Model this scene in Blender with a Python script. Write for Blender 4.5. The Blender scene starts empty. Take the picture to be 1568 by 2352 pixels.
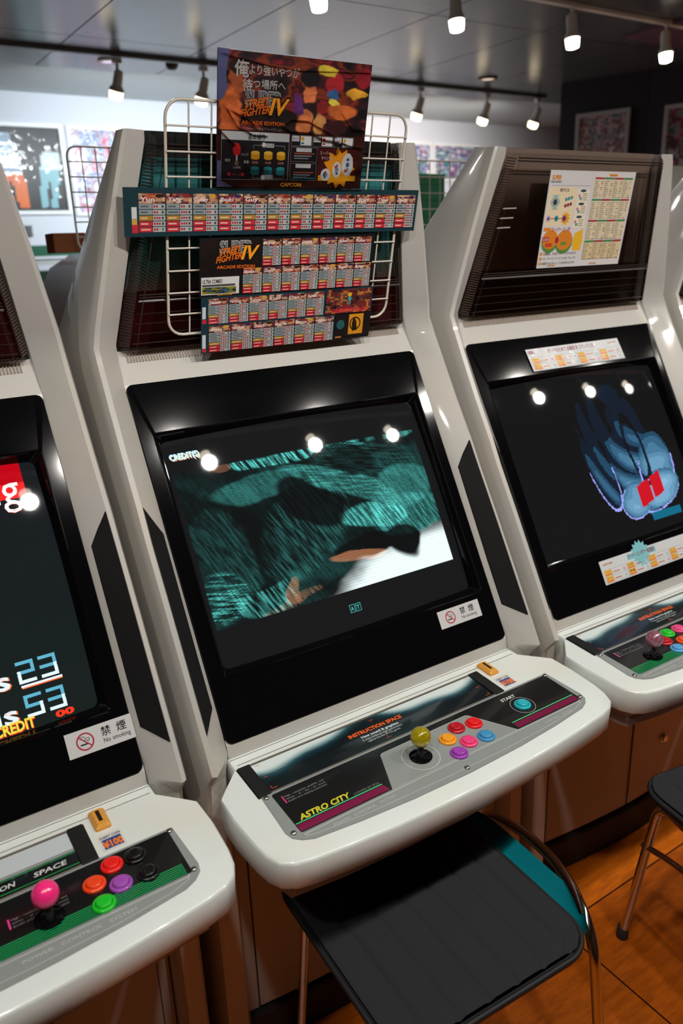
import bpy, math, random
import numpy as np
from mathutils import Vector, Matrix

SC = bpy.context.scene
COL = SC.collection
random.seed(7)
rng = np.random.default_rng(11)
ZO = .285                      # floor is z = 0; cabinet profile numbers below are relative to +ZO

# ------------------------------------------------------------------ camera
PITCH, YAW, ROLL, FPX = math.radians(18.5008), math.radians(32.8497), math.radians(-2.0414), 1808.8
cy, sy, cp, sp, cr, sr = math.cos(YAW), math.sin(YAW), math.cos(PITCH), math.sin(PITCH), math.cos(ROLL), math.sin(ROLL)
F0 = Vector((sy, cy, 0)); R0 = Vector((cy, -sy, 0)); U0 = Vector((0, 0, 1))
F2 = cp * F0 - sp * U0; U2 = sp * F0 + cp * U0
RX = cr * R0 + sr * U2; UX = -sr * R0 + cr * U2
cam = bpy.data.cameras.new('camera')
co = bpy.data.objects.new('camera', cam); COL.objects.link(co)
mw = Matrix((RX, UX, -F2)).transposed().to_4x4(); mw.translation = (-.782, -1.401, 1.2464 + ZO)
co.matrix_world = mw
cam.sensor_fit = 'VERTICAL'; cam.sensor_height = 36.0; cam.lens = 36.0 * FPX / 2352
cam.clip_start = .02
cam.dof.use_dof = True; cam.dof.focus_distance = 1.45; cam.dof.aperture_fstop = 3.2
SC.camera = co
SC.view_settings.view_transform = 'Standard'; SC.view_settings.look = 'None'
SC.cycles.diffuse_bounces = 6
SC.view_settings.gamma = 1; SC.view_settings.exposure = 0.0; SC.view_settings.use_curve_mapping = False

# ------------------------------------------------------------------ light
W = bpy.data.worlds.new('world'); SC.world = W; W.use_nodes = True
W.node_tree.nodes['Background'].inputs[0].default_value = (.75, .88, 1, 1)
W.node_tree.nodes['Background'].inputs[1].default_value = .17
CZ = 2.405                                   # ceiling height
FRONT_Y, NEAR_Y, BACK_Y = -1.12, 1.03, 2.52   # the three lighting tracks
FRONT_X = [-1.3, -.70, -.10, .268, .898, 1.49, 1.96, 2.513, 3.053, 3.518]
NEAR_X = [.10, .765, 1.34, 1.94, 2.53]
BACK_X = [.08, .621, 1.046, 1.55, 2.387, 2.90, 3.335]
FRONT_W, NEAR_W, BACK_W = 25, 7, 28

def spot(loc, aim, power, color, size=2.15, blend=.8, rad=.03):
    l = bpy.data.lights.new('lamp_light', 'SPOT'); l.energy = power; l.color = color
    l.spot_size = size; l.spot_blend = blend; l.shadow_soft_size = rad
    o = bpy.data.objects.new('lamp_light', l); COL.objects.link(o)
    o.location = loc
    o.rotation_euler = (Vector(aim) - Vector(loc)).to_track_quat('-Z', 'Y').to_euler()
    return o

# ------------------------------------------------------------------ materials
def lin(c):
    if isinstance(c, str):
        c = tuple(int(c[i:i + 2], 16) / 255 for i in (0, 2, 4))
    return tuple(x / 12.92 if x <= .04045 else ((x + .055) / 1.055) ** 2.4 for x in c)
MATS = {}
def mat(name, col=None, rough=.5, metal=0, coat=0, bump=None, vary=None, emit=None, estr=0, trans=0, spec=.5, attr=False, ior=1.5):
    if name in MATS: return MATS[name]
    m = bpy.data.materials.new(name); m.use_nodes = True; nt = m.node_tree
    p = nt.nodes['Principled BSDF']
    if col is not None: p.inputs['Base Color'].default_value = (*lin(col), 1)
    p.inputs['Roughness'].default_value = rough; p.inputs['Metallic'].default_value = metal
    p.inputs['Coat Weight'].default_value = coat; p.inputs['Coat Roughness'].default_value = .06
    p.inputs['Specular IOR Level'].default_value = spec; p.inputs['IOR'].default_value = ior
    p.inputs['Transmission Weight'].default_value = trans
    if emit: p.inputs['Emission Color'].default_value = (*lin(emit), 1); p.inputs['Emission Strength'].default_value = estr
    if attr:
        a = nt.nodes.new('ShaderNodeAttribute'); a.attribute_name = 'Col'
        if attr == 'emit':
            nt.links.new(a.outputs['Color'], p.inputs['Emission Color']); p.inputs['Emission Strength'].default_value = estr
        else: nt.links.new(a.outputs['Color'], p.inputs['Base Color'])
    tc = nt.nodes.new('ShaderNodeTexCoord')
    if vary:   # (scale, amount, second colour): blotchy dirt with its own shape
        n = nt.nodes.new('ShaderNodeTexNoise'); n.inputs['Scale'].default_value = vary[0]; n.inputs['Detail'].default_value = 6
        nt.links.new(tc.outputs['Object'], n.inputs['Vector'])
        r = nt.nodes.new('ShaderNodeMapRange'); r.inputs[1].default_value = .45; r.inputs[2].default_value = .75
        r.inputs[3].default_value = 0; r.inputs[4].default_value = vary[1]
        mx = nt.nodes.new('ShaderNodeMix'); mx.data_type = 'RGBA'
        mx.inputs['A'].default_value = (*lin(col), 1); mx.inputs['B'].default_value = (*lin(vary[2]), 1)
        nt.links.new(n.outputs['Fac'], r.inputs[0]); nt.links.new(r.outputs[0], mx.inputs['Factor']); nt.links.new(mx.outputs['Result'], p.inputs['Base Color'])
    if bump:   # (scale, strength, distance)
        n = nt.nodes.new('ShaderNodeTexNoise'); n.inputs['Scale'].default_value = bump[0]; n.inputs['Detail'].default_value = 3
        nt.links.new(tc.outputs['Object'], n.inputs['Vector'])
        b = nt.nodes.new('ShaderNodeBump'); b.inputs['Strength'].default_value = bump[1]; b.inputs['Distance'].default_value = bump[2]
        nt.links.new(n.outputs['Fac'], b.inputs['Height'])
        if coat: nt.links.new(b.outputs['Normal'], p.inputs['Coat Normal'])
        if not coat: nt.links.new(b.outputs['Normal'], p.inputs['Normal'])
    MATS[name] = m
    return m

WHITE = mat('white_plastic_shaded', 'bcbab5', .36, coat=.35, vary=(5, .35, 'cfc3ac'))  # same plastic as the console; its dimmer lighting is put into the colour
WHITE2 = mat('console_plastic', 'dde5e2', .30, coat=.4, vary=(6, .3, 'd9ccae'))
BODY = mat('body_panel', 'aeaaa4', .45, vary=(9, .25, '98897a'))
TRAY = mat('tray_plastic', 'a59b93', .4)
GLOSSBLACK = mat('gloss_black', '08080a', .09, spec=.2)
MATTBLACK = mat('matt_black', '0c0c0d', .6)
PADBLACK = mat('felt_black', '121213', .75, spec=.25)
RUBBER = mat('rubber', '1d1a18', .7)
CHROME = mat('chrome', 'c9c4bd', .12, metal=1)
STEEL = mat('steel', 'b9b9b4', .25, metal=1)
CUSHION = mat('cushion_fabric', '2a2b2e', .95, spec=.25, bump=(700, .3, .001))
PIPING = mat('piping', '131316', .6)
TEAL = mat('teal_shell', '00707c', .3, coat=.3)
PRINT = mat('print_matt', None, .45, attr='base')
LAMI = mat('print_laminated', None, .4, coat=.8, attr='base', bump=(22, .9, .03))
LAMI2 = mat('print_laminated_flat', None, .4, coat=.5, attr='base', bump=(14, .35, .02))
SCREEN = mat('crt_glass', '070708', .025, attr='emit', estr=1.0, spec=.6)
GLOW = mat('crt_text', '000000', .3, attr='emit', estr=1.0)
COVERBODY = mat('marquee_box', '2a2320', .4)
WIRE = mat('wire_enamel', 'cfc8bc', .35, coat=.2)
ORANGEP = mat('coin_plastic', 'dd9a3c', .35)
LAMPW = mat('lamp_housing', 'e4e2dc', .4)
BULB = mat('bulb', 'ffffff', .4, emit='fff1dc', estr=9)
BULBW = mat('bulb_far', 'ffffff', .4, emit='ffe9c0', estr=6)

def smoke_mat(name, tint, gl=.06):
    m = bpy.data.materials.new(name); m.use_nodes = True; nt = m.node_tree; nt.nodes.clear()
    o = nt.nodes.new('ShaderNodeOutputMaterial'); mx = nt.nodes.new('ShaderNodeMixShader')
    t = nt.nodes.new('ShaderNodeBsdfTransparent'); t.inputs[0].default_value = (*lin(tint), 1)
    g = nt.nodes.new('ShaderNodeBsdfGlossy'); g.inputs['Roughness'].default_value = gl
    f = nt.nodes.new('ShaderNodeFresnel'); f.inputs[0].default_value = 1.5
    nt.links.new(f.outputs[0], mx.inputs[0]); nt.links.new(t.outputs[0], mx.inputs[1]); nt.links.new(g.outputs[0], mx.inputs[2])
    nt.links.new(mx.outputs[0], o.inputs[0]); return m
SMOKE = smoke_mat('smoked_cover', 'f0ebe6')
SMOKE2 = smoke_mat('smoked_cover_brown', 'cdbbac')
CLEAR = smoke_mat('poster_glass', 'f4f4f4', .03)

# ------------------------------------------------------------------ mesh helpers
class MB:
    def __init__(s): s.v = []; s.f = []; s.m = []; s.c = []
    def add(s, vs, fs, mi=0, col=(1, 1, 1)):
        b = len(s.v); s.v += [tuple(p) for p in vs]
        for f in fs: s.f.append([b + i for i in f]); s.m.append(mi); s.c.append(col)
        return s
    def box(s, a, b, mi=0):
        x0, y0, z0 = a; x1, y1, z1 = b
        return s.add([(x0, y0, z0), (x1, y0, z0), (x1, y1, z0), (x0, y1, z0), (x0, y0, z1), (x1, y0, z1), (x1, y1, z1), (x0, y1, z1)],
                     [(0, 3, 2, 1), (4, 5, 6, 7), (0, 1, 5, 4), (1, 2, 6, 5), (2, 3, 7, 6), (3, 0, 4, 7)], mi)
    def loft(s, rings, mi=0, closed=True, caps=True):
        n = len(rings[0]); vs = [p for r in rings for p in r]; fs = []
        for i in range(len(rings) - 1):
            for j in range(n if closed else n - 1):
                k = (j + 1) % n; fs.append((i * n + j, i * n + k, (i + 1) * n + k, (i + 1) * n + j))
        if caps: fs.append(tuple(range(n))[::-1]); fs.append(tuple((len(rings) - 1) * n + j for j in range(n)))
        return s.add(vs, fs, mi)
    def lathe(s, prof, c=(0, 0, 0), n=32, axis=(0, 0, 1), mi=0):
        q = Vector((0, 0, 1)).rotation_difference(Vector(axis)).to_matrix(); c = Vector(c)
        rings = [[c + q @ Vector((r * math.cos(2 * math.pi * k / n), r * math.sin(2 * math.pi * k / n), z)) for k in range(n)] for r, z in prof]
        return s.loft(rings, mi)
    def tube(s, pts, r, n=12, mi=0, closed=False):
        pts = [Vector(p) for p in pts]; rings = []; N = len(pts); up = None
        for i, p in enumerate(pts):
            a = pts[(i - 1) % N] if (i or closed) else p; b = pts[(i + 1) % N] if (i < N - 1 or closed) else p
            t = (b - a).normalized()
            if up is None: up = t.orthogonal().normalized()
            up = (up - t * up.dot(t)).normalized(); w = t.cross(up)
            rings.append([p + r * (math.cos(2 * math.pi * k / n) * up + math.sin(2 * math.pi * k / n) * w) for k in range(n)])
        if closed: rings.append(rings[0])
        return s.loft(rings, mi, caps=not closed)

def curve_pts(pts, rad, n=6):
    """round the corners of a polyline"""
    pts = [Vector(p) for p in pts]; out = [pts[0]]
    for a, b, c in zip(pts, pts[1:], pts[2:]):
        u = (a - b); w = (c - b); d = min(rad, u.length * .49, w.length * .49)
        p, q = b + u.normalized() * d, b + w.normalized() * d
        for i in range(n + 1):
            t = i / n; out.append((1 - t) ** 2 * p + 2 * t * (1 - t) * b + t * t * q)
    return out + [pts[-1]]

def rrect(x0, y0, x1, y1, r, n=6):
    out = []
    for cx, cy_, a0 in ((x1 - r, y1 - r, 0), (x0 + r, y1 - r, 90), (x0 + r, y0 + r, 180), (x1 - r, y0 + r, 270)):
        for i in range(n + 1):
            a = math.radians(a0 + 90 * i / n); out.append((cx + r * math.cos(a), cy_ + r * math.sin(a)))
    return out

def obj(name, mb, mats, parent=None, smooth=None, bevel=0, seg=2, loc=None):
    if not isinstance(mats, (list, tuple)): mats = [mats]
    me = bpy.data.meshes.new(name); me.from_pydata(mb.v, [], mb.f)
    me.polygons.foreach_set('material_index', mb.m)
    for m in mats: me.materials.append(m)
    if any(c != (1, 1, 1) for c in mb.c):
        ca = me.color_attributes.new('Col', 'FLOAT_COLOR', 'CORNER')
        tot = np.array([len(f) for f in mb.f]); cc = np.repeat(np.array(mb.c, dtype=np.float32), tot, axis=0)
        ca.data.foreach_set('color', np.concatenate([cc, np.ones((len(cc), 1), np.float32)], 1).ravel())
    me.update()
    if smooth is not None:
        me.polygons.foreach_set('use_smooth', [True] * len(me.polygons))
        me.set_sharp_from_angle(angle=math.radians(smooth))
    o = bpy.data.objects.new(name, me); COL.objects.link(o)
    if parent is not None: o.parent = parent
    if loc is not None: o.location = loc
    if bevel:
        b = o.modifiers.new('bevel', 'BEVEL'); b.width = bevel; b.segments = seg; b.limit_method = 'ANGLE'; b.angle_limit = math.radians(35)
    return o

def thing(name, label, cat, loc=(0, 0, 0), rotz=0, group=None):
    o = bpy.data.objects.new(name, None); COL.objects.link(o); o.location = loc; o.rotation_euler = (0, 0, rotz)
    return tag(o, label, cat, group)
def tag(o, label=None, cat=None, group=None, kind=None):
    if label: o['label'] = label
    if cat: o['category'] = cat
    if group: o['group'] = group
    if kind: o['kind'] = kind
    return o
def struct(name, mb, m, **k): return tag(obj(name, mb, m, **k), kind='structure')

# ------------------------------------------------------------------ print helpers (flat artwork as thin coloured polygons)
TX = {}
def text_geo(s, bold):
    if (s, bold) not in TX and bold and any(ord(ch) > 0x2fff for ch in s):
        v0, f0 = text_geo(s, 0); n = len(v0); k = min(bold, .04) * .6; vv, ff = [], []
        for i, (a, b) in enumerate(((-k, 0), (k, 0), (0, k), (0, -k))):
            vv.append(v0 + np.array([a, b])); ff += [tuple(j + i * n for j in q) for q in f0]
        TX[(s, bold)] = (np.concatenate(vv), ff)
    if (s, bold) not in TX:
        c = bpy.data.curves.new('t', 'FONT'); c.body = s; c.resolution_u = 2; c.offset = bold
        o = bpy.data.objects.new('t', c); m = o.to_mesh()
        v = np.array([(p.co.x, p.co.y) for p in m.vertices]); f = [tuple(p.vertices) for p in m.polygons]
        o.to_mesh_clear(); bpy.data.objects.remove(o); bpy.data.curves.remove(c)
        if len(v): v = v - v.min(0) * np.array([1, 0])
        TX[(s, bold)] = (v, f)
    return TX[(s, bold)]
class Print(MB):
    def __init__(s, fn): super().__init__(); s.fn = fn; s.k = 0
    def H(s): s.k += 1; return .0001 + .000004 * s.k
    def poly(s, pts, col, h=None):
        h = s.H() if h is None else h
        return s.add([s.fn(u, v, h) for u, v in pts], [tuple(range(len(pts)))], 0, lin(col))
    def rect(s, u0, v0, u1, v1, col, h=None): return s.poly([(u0, v0), (u1, v0), (u1, v1), (u0, v1)], col, h)
    def line(s, pts, w, col):
        h = s.H()
        for (a, b), (c, d) in zip(pts, pts[1:]):
            L = math.hypot(c - a, d - b) or 1; nx, ny = -(d - b) / L * w / 2, (c - a) / L * w / 2
            s.add([s.fn(a + nx, b + ny, h), s.fn(a - nx, b - ny, h), s.fn(c - nx, d - ny, h), s.fn(c + nx, d + ny, h)], [(0, 1, 2, 3)], 0, lin(col))
    def frame(s, u0, v0, u1, v1, w, col): s.line([(u0, v0), (u1, v0), (u1, v1), (u0, v1), (u0, v0)], w, col)
    def disc(s, u, v, r, col, r2=None, n=24, h=None):
        r2 = r2 or r; s.poly([(u + r * math.cos(2 * math.pi * i / n), v + r2 * math.sin(2 * math.pi * i / n)) for i in range(n)], col, h)
    def ring(s, u, v, r, w, col, n=40):
        h = s.H(); vs = []
        for i in range(n):
            a = 2 * math.pi * i / n
            vs += [s.fn(u + r * math.cos(a), v + r * math.sin(a), h), s.fn(u + (r - w) * math.cos(a), v + (r - w) * math.sin(a), h)]
        s.add(vs, [(2 * i, 2 * i + 1, (2 * i + 3) % (2 * n), (2 * i + 2) % (2 * n)) for i in range(n)], 0, lin(col))
    def star(s, u, v, r, col, n=9, q=.6):
        s.poly([(u + (r if i % 2 == 0 else r * q) * math.cos(math.pi * i / n), v + (r if i % 2 == 0 else r * q) * math.sin(math.pi * i / n)) for i in range(2 * n)], col)
    def text(s, t, u, v, size, col, w=None, bold=0, shear=0, rot=0, align='L', h=None):
        vv, f = text_geo(t, bold)
        if not len(vv): return
        vv = vv * size; W0 = vv[:, 0].max()
        if w: vv[:, 0] *= w / W0; W0 = w
        if align == 'C': vv[:, 0] -= W0 / 2
        vv[:, 0] += vv[:, 1] * shear
        c, n = math.cos(rot), math.sin(rot); h = s.H() if h is None else h
        s.add([s.fn(u + x * c - y * n, v + x * n + y * c, h) for x, y in vv], f, 0, lin(col))
    def raster(s, fn, nx, ny, u0, v0, u1, v1, h=None):
        h = s.H() if h is None else h
        U, V = np.meshgrid((np.arange(nx) + .5) / nx, (np.arange(ny) + .5) / ny)
        C = np.clip(fn(U, V), 0, 8).reshape(-1, 3); b = len(s.v)
        for j in range(ny + 1):
            for i in range(nx + 1): s.v.append(tuple(s.fn(u0 + (u1 - u0) * i / nx, v0 + (v1 - v0) * j / ny, h)))
        for j in range(ny):
            for i in range(nx):
                a = b + j * (nx + 1) + i; s.f.append([a, a + 1, a + nx + 2, a + nx + 1]); s.m.append(0); s.c.append(tuple(C[j * nx + i]))
def vnoise(U, V, k, seed=0):
    g = np.random.default_rng(seed).random((k + 3, k + 3)); x = np.clip(U, 0, 1) * k; y = np.clip(V, 0, 1) * k
    i = x.astype(int); j = y.astype(int); a = x - i; b = y - j; a = a * a * (3 - 2 * a); b = b * b * (3 - 2 * b)
    return (g[j, i] * (1 - a) + g[j, i + 1] * a) * (1 - b) + (g[j + 1, i] * (1 - a) + g[j + 1, i + 1] * a) * b
def fbm(U, V, k, seed=0): return (vnoise(U, V, k, seed) + .5 * vnoise(U, V, 2 * k, seed + 1) + .25 * vnoise(U, V, 4 * k, seed + 2)) / 1.75
def ss(x, a, b): t = np.clip((x - a) / (b - a), 0, 1); return t * t * (3 - 2 * t)
def palette(n, cols):
    c = np.array([lin(q) for q in cols]); x = np.clip(n, 0, .9999) * (len(c) - 1); i = x.astype(int); t = (x - i)[..., None]
    return c[i] * (1 - t) + c[i + 1] * t
# ------------------------------------------------------------------ room
def floor_material():
    m = bpy.data.materials.new('wood_floor'); m.use_nodes = True; nt = m.node_tree; p = nt.nodes['Principled BSDF']
    tc = nt.nodes.new('ShaderNodeTexCoord'); mp = nt.nodes.new('ShaderNodeMapping'); mp.inputs['Scale'].default_value = (1, 1, 1)
    mp.inputs['Location'].default_value = (-.40 + 6, .45 + 6, 0)
    nt.links.new(tc.outputs['Object'], mp.inputs[0])
    br = nt.nodes.new('ShaderNodeTexBrick'); br.inputs['Scale'].default_value = 1; br.inputs['Mortar Size'].default_value = .0022
    br.inputs['Brick Width'].default_value = .6; br.inputs['Row Height'].default_value = .6; br.offset = 0.0
    br.inputs['Color1'].default_value = (*lin('d4700f'), 1); br.inputs['Color2'].default_value = (*lin('c4620c'), 1); br.inputs['Mortar'].default_value = (*lin('2b1206'), 1)
    nt.links.new(mp.outputs[0], br.inputs['Vector'])
    n = nt.nodes.new('ShaderNodeTexNoise'); n.inputs['Scale'].default_value = 22; n.inputs['Detail'].default_value = 8; n.inputs['Roughness'].default_value = .7
    m2 = nt.nodes.new('ShaderNodeMapping'); m2.inputs['Scale'].default_value = (.5, 2.2, 1); nt.links.new(tc.outputs['Object'], m2.inputs[0]); nt.links.new(m2.outputs[0], n.inputs['Vector'])
    r = nt.nodes.new('ShaderNodeValToRGB'); r.color_ramp.elements[0].position = .36; r.color_ramp.elements[0].color = (.60, .52, .45, 1)
    r.color_ramp.elements[1].position = .6; r.color_ramp.elements[1].color = (1.1, 1.05, 1, 1); nt.links.new(n.outputs['Fac'], r.inputs[0])
    mx = nt.nodes.new('ShaderNodeMix'); mx.data_type = 'RGBA'; mx.blend_type = 'MULTIPLY'; mx.inputs['Factor'].default_value = .85
    nt.links.new(br.outputs['Color'], mx.inputs['A']); nt.links.new(r.outputs[0], mx.inputs['B']); nt.links.new(mx.outputs['Result'], p.inputs['Base Color'])
    p.inputs['Roughness'].default_value = .38
    return m
struct('floor', MB().box((-3, -3.2, -.05), (5, 4, 0)), floor_material())
CEIL = mat('ceiling_panel', '585f63', .24, spec=.4)
WALL = mat('wall_paint', 'd8dbe4', .7)
DARKW = mat('dark_wall', '1d1b22', .6)
DARKW2 = mat('dark_wall_blue', '24242f', .6)
# ceiling: glossy grey panels with thin joints
mb = MB(); xs = [-3, -2.65, -2.05, -1.45, -.85, -.25, .36, .95, 1.55, 2.15, 2.75, 3.35, 3.95, 5]
EDGE = lambda x: 2.95 - .068 * x
for a, b in zip(xs, xs[1:]):
    ys = [-3.2, -2.3, -1.4, -.5, .45, 1.4, 2.3]
    for c, d in zip(ys, ys[1:]): mb.box((a + .003, c + .003, CZ), (b - .003, d - .003, CZ + .02))
    g = .003
    mb.add([(a + g, 2.303, CZ), (b - g, 2.303, CZ), (b - g, EDGE(b), CZ), (a + g, EDGE(a), CZ), (a + g, 2.303, CZ + .02), (b - g, 2.303, CZ + .02), (b - g, EDGE(b), CZ + .02), (a + g, EDGE(a), CZ + .02)],
           [(0, 1, 2, 3), (4, 7, 6, 5), (0, 4, 5, 1), (3, 2, 6, 7), (0, 3, 7, 4), (1, 5, 6, 2)])
struct('ceiling', mb, CEIL)
struct('trim_1', MB().box((-3, -3.2, CZ + .021), (5, 4, CZ + .1)), mat('ceiling_void', 'b9bfc0', .8))
struct('wall_back', MB().box((-3, 3.7, 0), (5, 3.8, CZ + .1)), WALL)
struct('wall_left', MB().box((-3.1, -3.2, 0), (-3, 3.8, CZ + .1)), mat('side_wall', '9a8f84', .8))
struct('wall_front', MB().box((-3, -3.3, 0), (5, -3.2, CZ + .1)), mat('side_wall', '9a8f84', .8))
mb = MB(); mb.add([(3.18, 2.19, 0), (3.335, 1.70, 0), (5, 1.70, 0), (5, 2.19, 0), (3.18, 2.19, CZ), (3.335, 1.70, CZ), (5, 1.70, CZ), (5, 2.19, CZ)],
                  [(0, 3, 2, 1), (4, 5, 6, 7), (0, 1, 5, 4), (1, 2, 6, 5), (2, 3, 7, 6), (3, 0, 4, 7)])
struct('trim_2', mb, DARKW)
mb = MB(); mb.add([(3.336, 1.697, 0), (3.65, .70, 0), (5, .70, 0), (5, 1.697, 0), (3.336, 1.697, CZ), (3.65, .70, CZ), (5, .70, CZ), (5, 1.697, CZ)],
                  [(0, 3, 2, 1), (4, 5, 6, 7), (0, 1, 5, 4), (1, 2, 6, 5), (2, 3, 7, 6), (3, 0, 4, 7)])
struct('trim_3', mb, DARKW2)
struct('wall_right', MB().box((5, -3.2, 0), (5.1, 3.8, CZ + .1)), mat('side_wall', '9a8f84', .8))
# purple ceiling field at the right
mb = MB().box((2.55, .72, CZ - .012), (5, 1.28, CZ - .001)); tag(obj('trim_4', mb, mat('ceiling_purple', '6b4a5c', .6)), kind='structure')

def near_lamp(x, y, z0, label, group, power, color, aim, bulb, tilt=(0, 0), r=.030, lit=True):
    t = thing('track_spotlight', label, 'spotlight', (x, y, z0), 0, group)
    ax = Vector((tilt[0], tilt[1], -1)).normalized()
    obj('mount', MB().box((-.02, -.013, -.022), (.02, .013, 0)), LAMPW, t, bevel=.002)
    obj('stem', MB().tube([(0, 0, -.02), (0, 0, -.062)], .007), LAMPW, t, smooth=40)
    c = Vector((0, 0, -.075))
    obj('lamp_head', MB().lathe([(.010, -.028), (.019, -.022), (.021, -.005), (.022, .038), (r - .001, .050), (r, .062), (r - .004, .062), (r - .006, .05)], c, 24, ax), LAMPW, t, smooth=40)
    b = MB().lathe([(.001, .05), (r - .004, .05), (r - .003, .075), (r - .006, .094), (.006, .10), (.001, .10)], c, 24, ax)
    obj('bulb', b, bulb if lit else LAMPW, t, smooth=50)
    p = Vector((x, y, z0)) + c + ax * .125
    if power: spot(p, aim, power, color, rad=.035)
    return t
def rail(x0, x1, y, label, m=LAMPW):
    t = obj('lighting_track', MB().box((x0, y - .014, CZ - .016), (x1, y + .014, CZ - .0005)), m, bevel=.002)
    return tag(t, label, 'lighting track')
rail(-2.6, 4.0, FRONT_Y, 'white ceiling lighting track above the players, out over the control panels')
rail(-.6, 3.3, NEAR_Y, 'white ceiling lighting track running across the top right over the machines')
rail(-.6, 3.4, BACK_Y, 'white ceiling lighting track farthest back, close to the white wall', mat('rail_grey', '6c7072', .5))
WARM = (1, .945, .88); COOL = (.86, .95, 1)
for i, x in enumerate(FRONT_X):
    near_lamp(x, FRONT_Y, CZ - .001, 'white track spotlight above the players, seen only as a dot in the screens', 'spotlights over the players', FRONT_W, WARM, (x + .05, -.30, .5), BULB)
nl = ['track spotlight at the far left of the near track, above the wire rack', 'lit track spotlight straight above the large poster', 'lit track spotlight between the large poster and the right machine, at the top edge',
      'lit track spotlight above the right machine marquee', 'lit track spotlight at the top right corner of the picture']
for i, x in enumerate(NEAR_X):
    near_lamp(x, NEAR_Y, CZ + .012 , nl[i], 'spotlights on the near track', NEAR_W, WARM, (x, .2, 0), BULB, tilt=(0, -.12))
bl = ['unlit grey track spotlight at the far left by the wall', 'lit track spotlight left of the wire rack, near the wall', 'lit track spotlight behind the top of the wire rack', 'back track spotlight hidden behind the large poster',
      'lit back track spotlight just right of the large poster', 'lit back track spotlight above the right machine, middle of its row', 'lit back track spotlight beside the dark pillar']
for i, x in enumerate(BACK_X):
    near_lamp(x, BACK_Y, CZ - .02, bl[i], 'spotlights on the back track', 0 if i == 0 else BACK_W, COOL if i < 4 else (1, .93, .86), (x + (.0 if i else 0), 3.7, 1.75), BULBW, tilt=(-.15, .35), r=.034, lit=i > 0)
for i, (x, y, lb) in enumerate([(.642, 2.67, 'small round recessed ceiling light at the left'), (2.65, 2.25, 'brown rimmed recessed ceiling light above the right machine')]):
    t = thing('downlight', lb, 'ceiling light', (x, y, CZ - .001))
    obj('rim', MB().lathe([(.055, 0), (.055, -.006), (.04, -.009), (.038, 0)], n=32), LAMPW if i == 0 else mat('brown_rim', '5a3a2c', .4), t, smooth=40)
    obj('diffuser', MB().lathe([(.038, -.001), (.036, -.005), (.001, -.006)], n=32), mat('diffuser%d' % i, 'ffffff', .4, emit='e8d8ff' if i == 0 else 'ffe4c8', estr=.7), t, smooth=40)
tag(obj('smoke_detector', MB().lathe([(.03, 0), (.03, -.012), (.018, -.026), (.001, -.028)], n=24, c=(.93, 2.62, CZ - .001)), mat('detector', '2b2b2d', .5), smooth=40), 'small dark round detector on the ceiling left of the poster', 'detector')

def wall_poster(u0, v0, u1, v1, seed, cols, label, plane, frame=None, nm='wall_poster', group=None):
    t = thing(nm, label, 'poster', plane(0, 0, 0), 0, group)
    o0 = Vector(plane(0, 0, 0)); fn = lambda u, v, h: Vector(plane(u, v, h)) - o0
    if frame:
        f = MB(); w = .02
        for a, b, c, d in ((u0 - w, v0 - w, u1 + w, v0), (u0 - w, v1, u1 + w, v1 + w), (u0 - w, v0, u0, v1), (u1, v0, u1 + w, v1)):
            f.add([fn(*p) for p in ((a, b, 0), (c, b, 0), (c, d, 0), (a, d, 0), (a, b, .02), (c, b, .02), (c, d, .02), (a, d, .02))], [(0, 3, 2, 1), (4, 5, 6, 7), (0, 1, 5, 4), (1, 2, 6, 5), (2, 3, 7, 6), (3, 0, 4, 7)])
        obj('frame', f, mat('frame_' + frame, frame, .35), t)
    P = Print(fn)
    P.raster(cols if callable(cols) else (lambda U, V: palette(np.clip((fbm(U, V, 7, seed) - .25) * 1.9, 0, 1), cols)), 40, 56, u0, v0, u1, v1, .006)
    obj('picture', P, LAMI2, t)
    return t
bw = lambda u, v, h: (u, 3.7 - h, v)
# left wall poster: dark ground with two plain standing shapes, orange below, pale blue above
def two_shapes(U, V):
    c = palette(fbm(U, V, 4, 5) * .3, ['101214', '2a2c30'])[...]
    for cx, w, lo, hi, top, bot in ((.42, .15, .03, .93, '8fa6bd', 'e46a1a'), (.86, .10, .03, .72, 'c9d6dc', '7fb2bd')):
        x = np.abs(U - cx + .12 * (V - .5) * (1 if cx < .6 else -1)); m = (x < w * (1.05 - .45 * np.abs(V - .45))) & (V > lo) & (V < hi) & ~((x < .02) & (V < .35))
        col = np.where((V > (.46 if cx < .6 else .5))[..., None], np.array(lin(top)), np.array(lin(bot)))
        c = np.where(m[..., None], col, c)
    return c
wall_poster(.1, 1.80, .645, 2.245, 3, two_shapes, 'poster with orange and pale blue shapes on black, leftmost on the white wall', bw, 'f2f4f4')
wall_poster(.71, 1.79, 1.0, 2.245, 9, ['d9e4ea', 'c33a5b', 'e9c6d8', '4a6fae', 'dfe9ee', '8a2f6a', 'f1f3f4'], 'pink and blue poster between the left wire rack and the left machine', bw, 'eef0f2')
for i, (a, b) in enumerate([(3.05, 3.42), (3.47, 3.9)]):
    wall_poster(a, 2.02, b, 2.25, 20 + i, ['e6ecf0', '9a2f6d', '2f5fa0', 'd9dfe8', '3b3350', '4fa6b4', 'f4e8ee'], ['colourful wall poster directly right of the middle machine', 'colourful wall poster nearest the dark pillar'][i], bw, 'eef0f2')
dv = Vector((3.335 - 3.18, 1.70 - 2.19, 0)).normalized(); nv = Vector((-dv.y * -1, dv.x * -1, 0)); nv = Vector((dv.y, -dv.x, 0))
pp = lambda u, v, h: tuple(Vector((3.18, 2.19, 0)) + dv * u + nv * (h + .004) + Vector((0, 0, v)))
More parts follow.
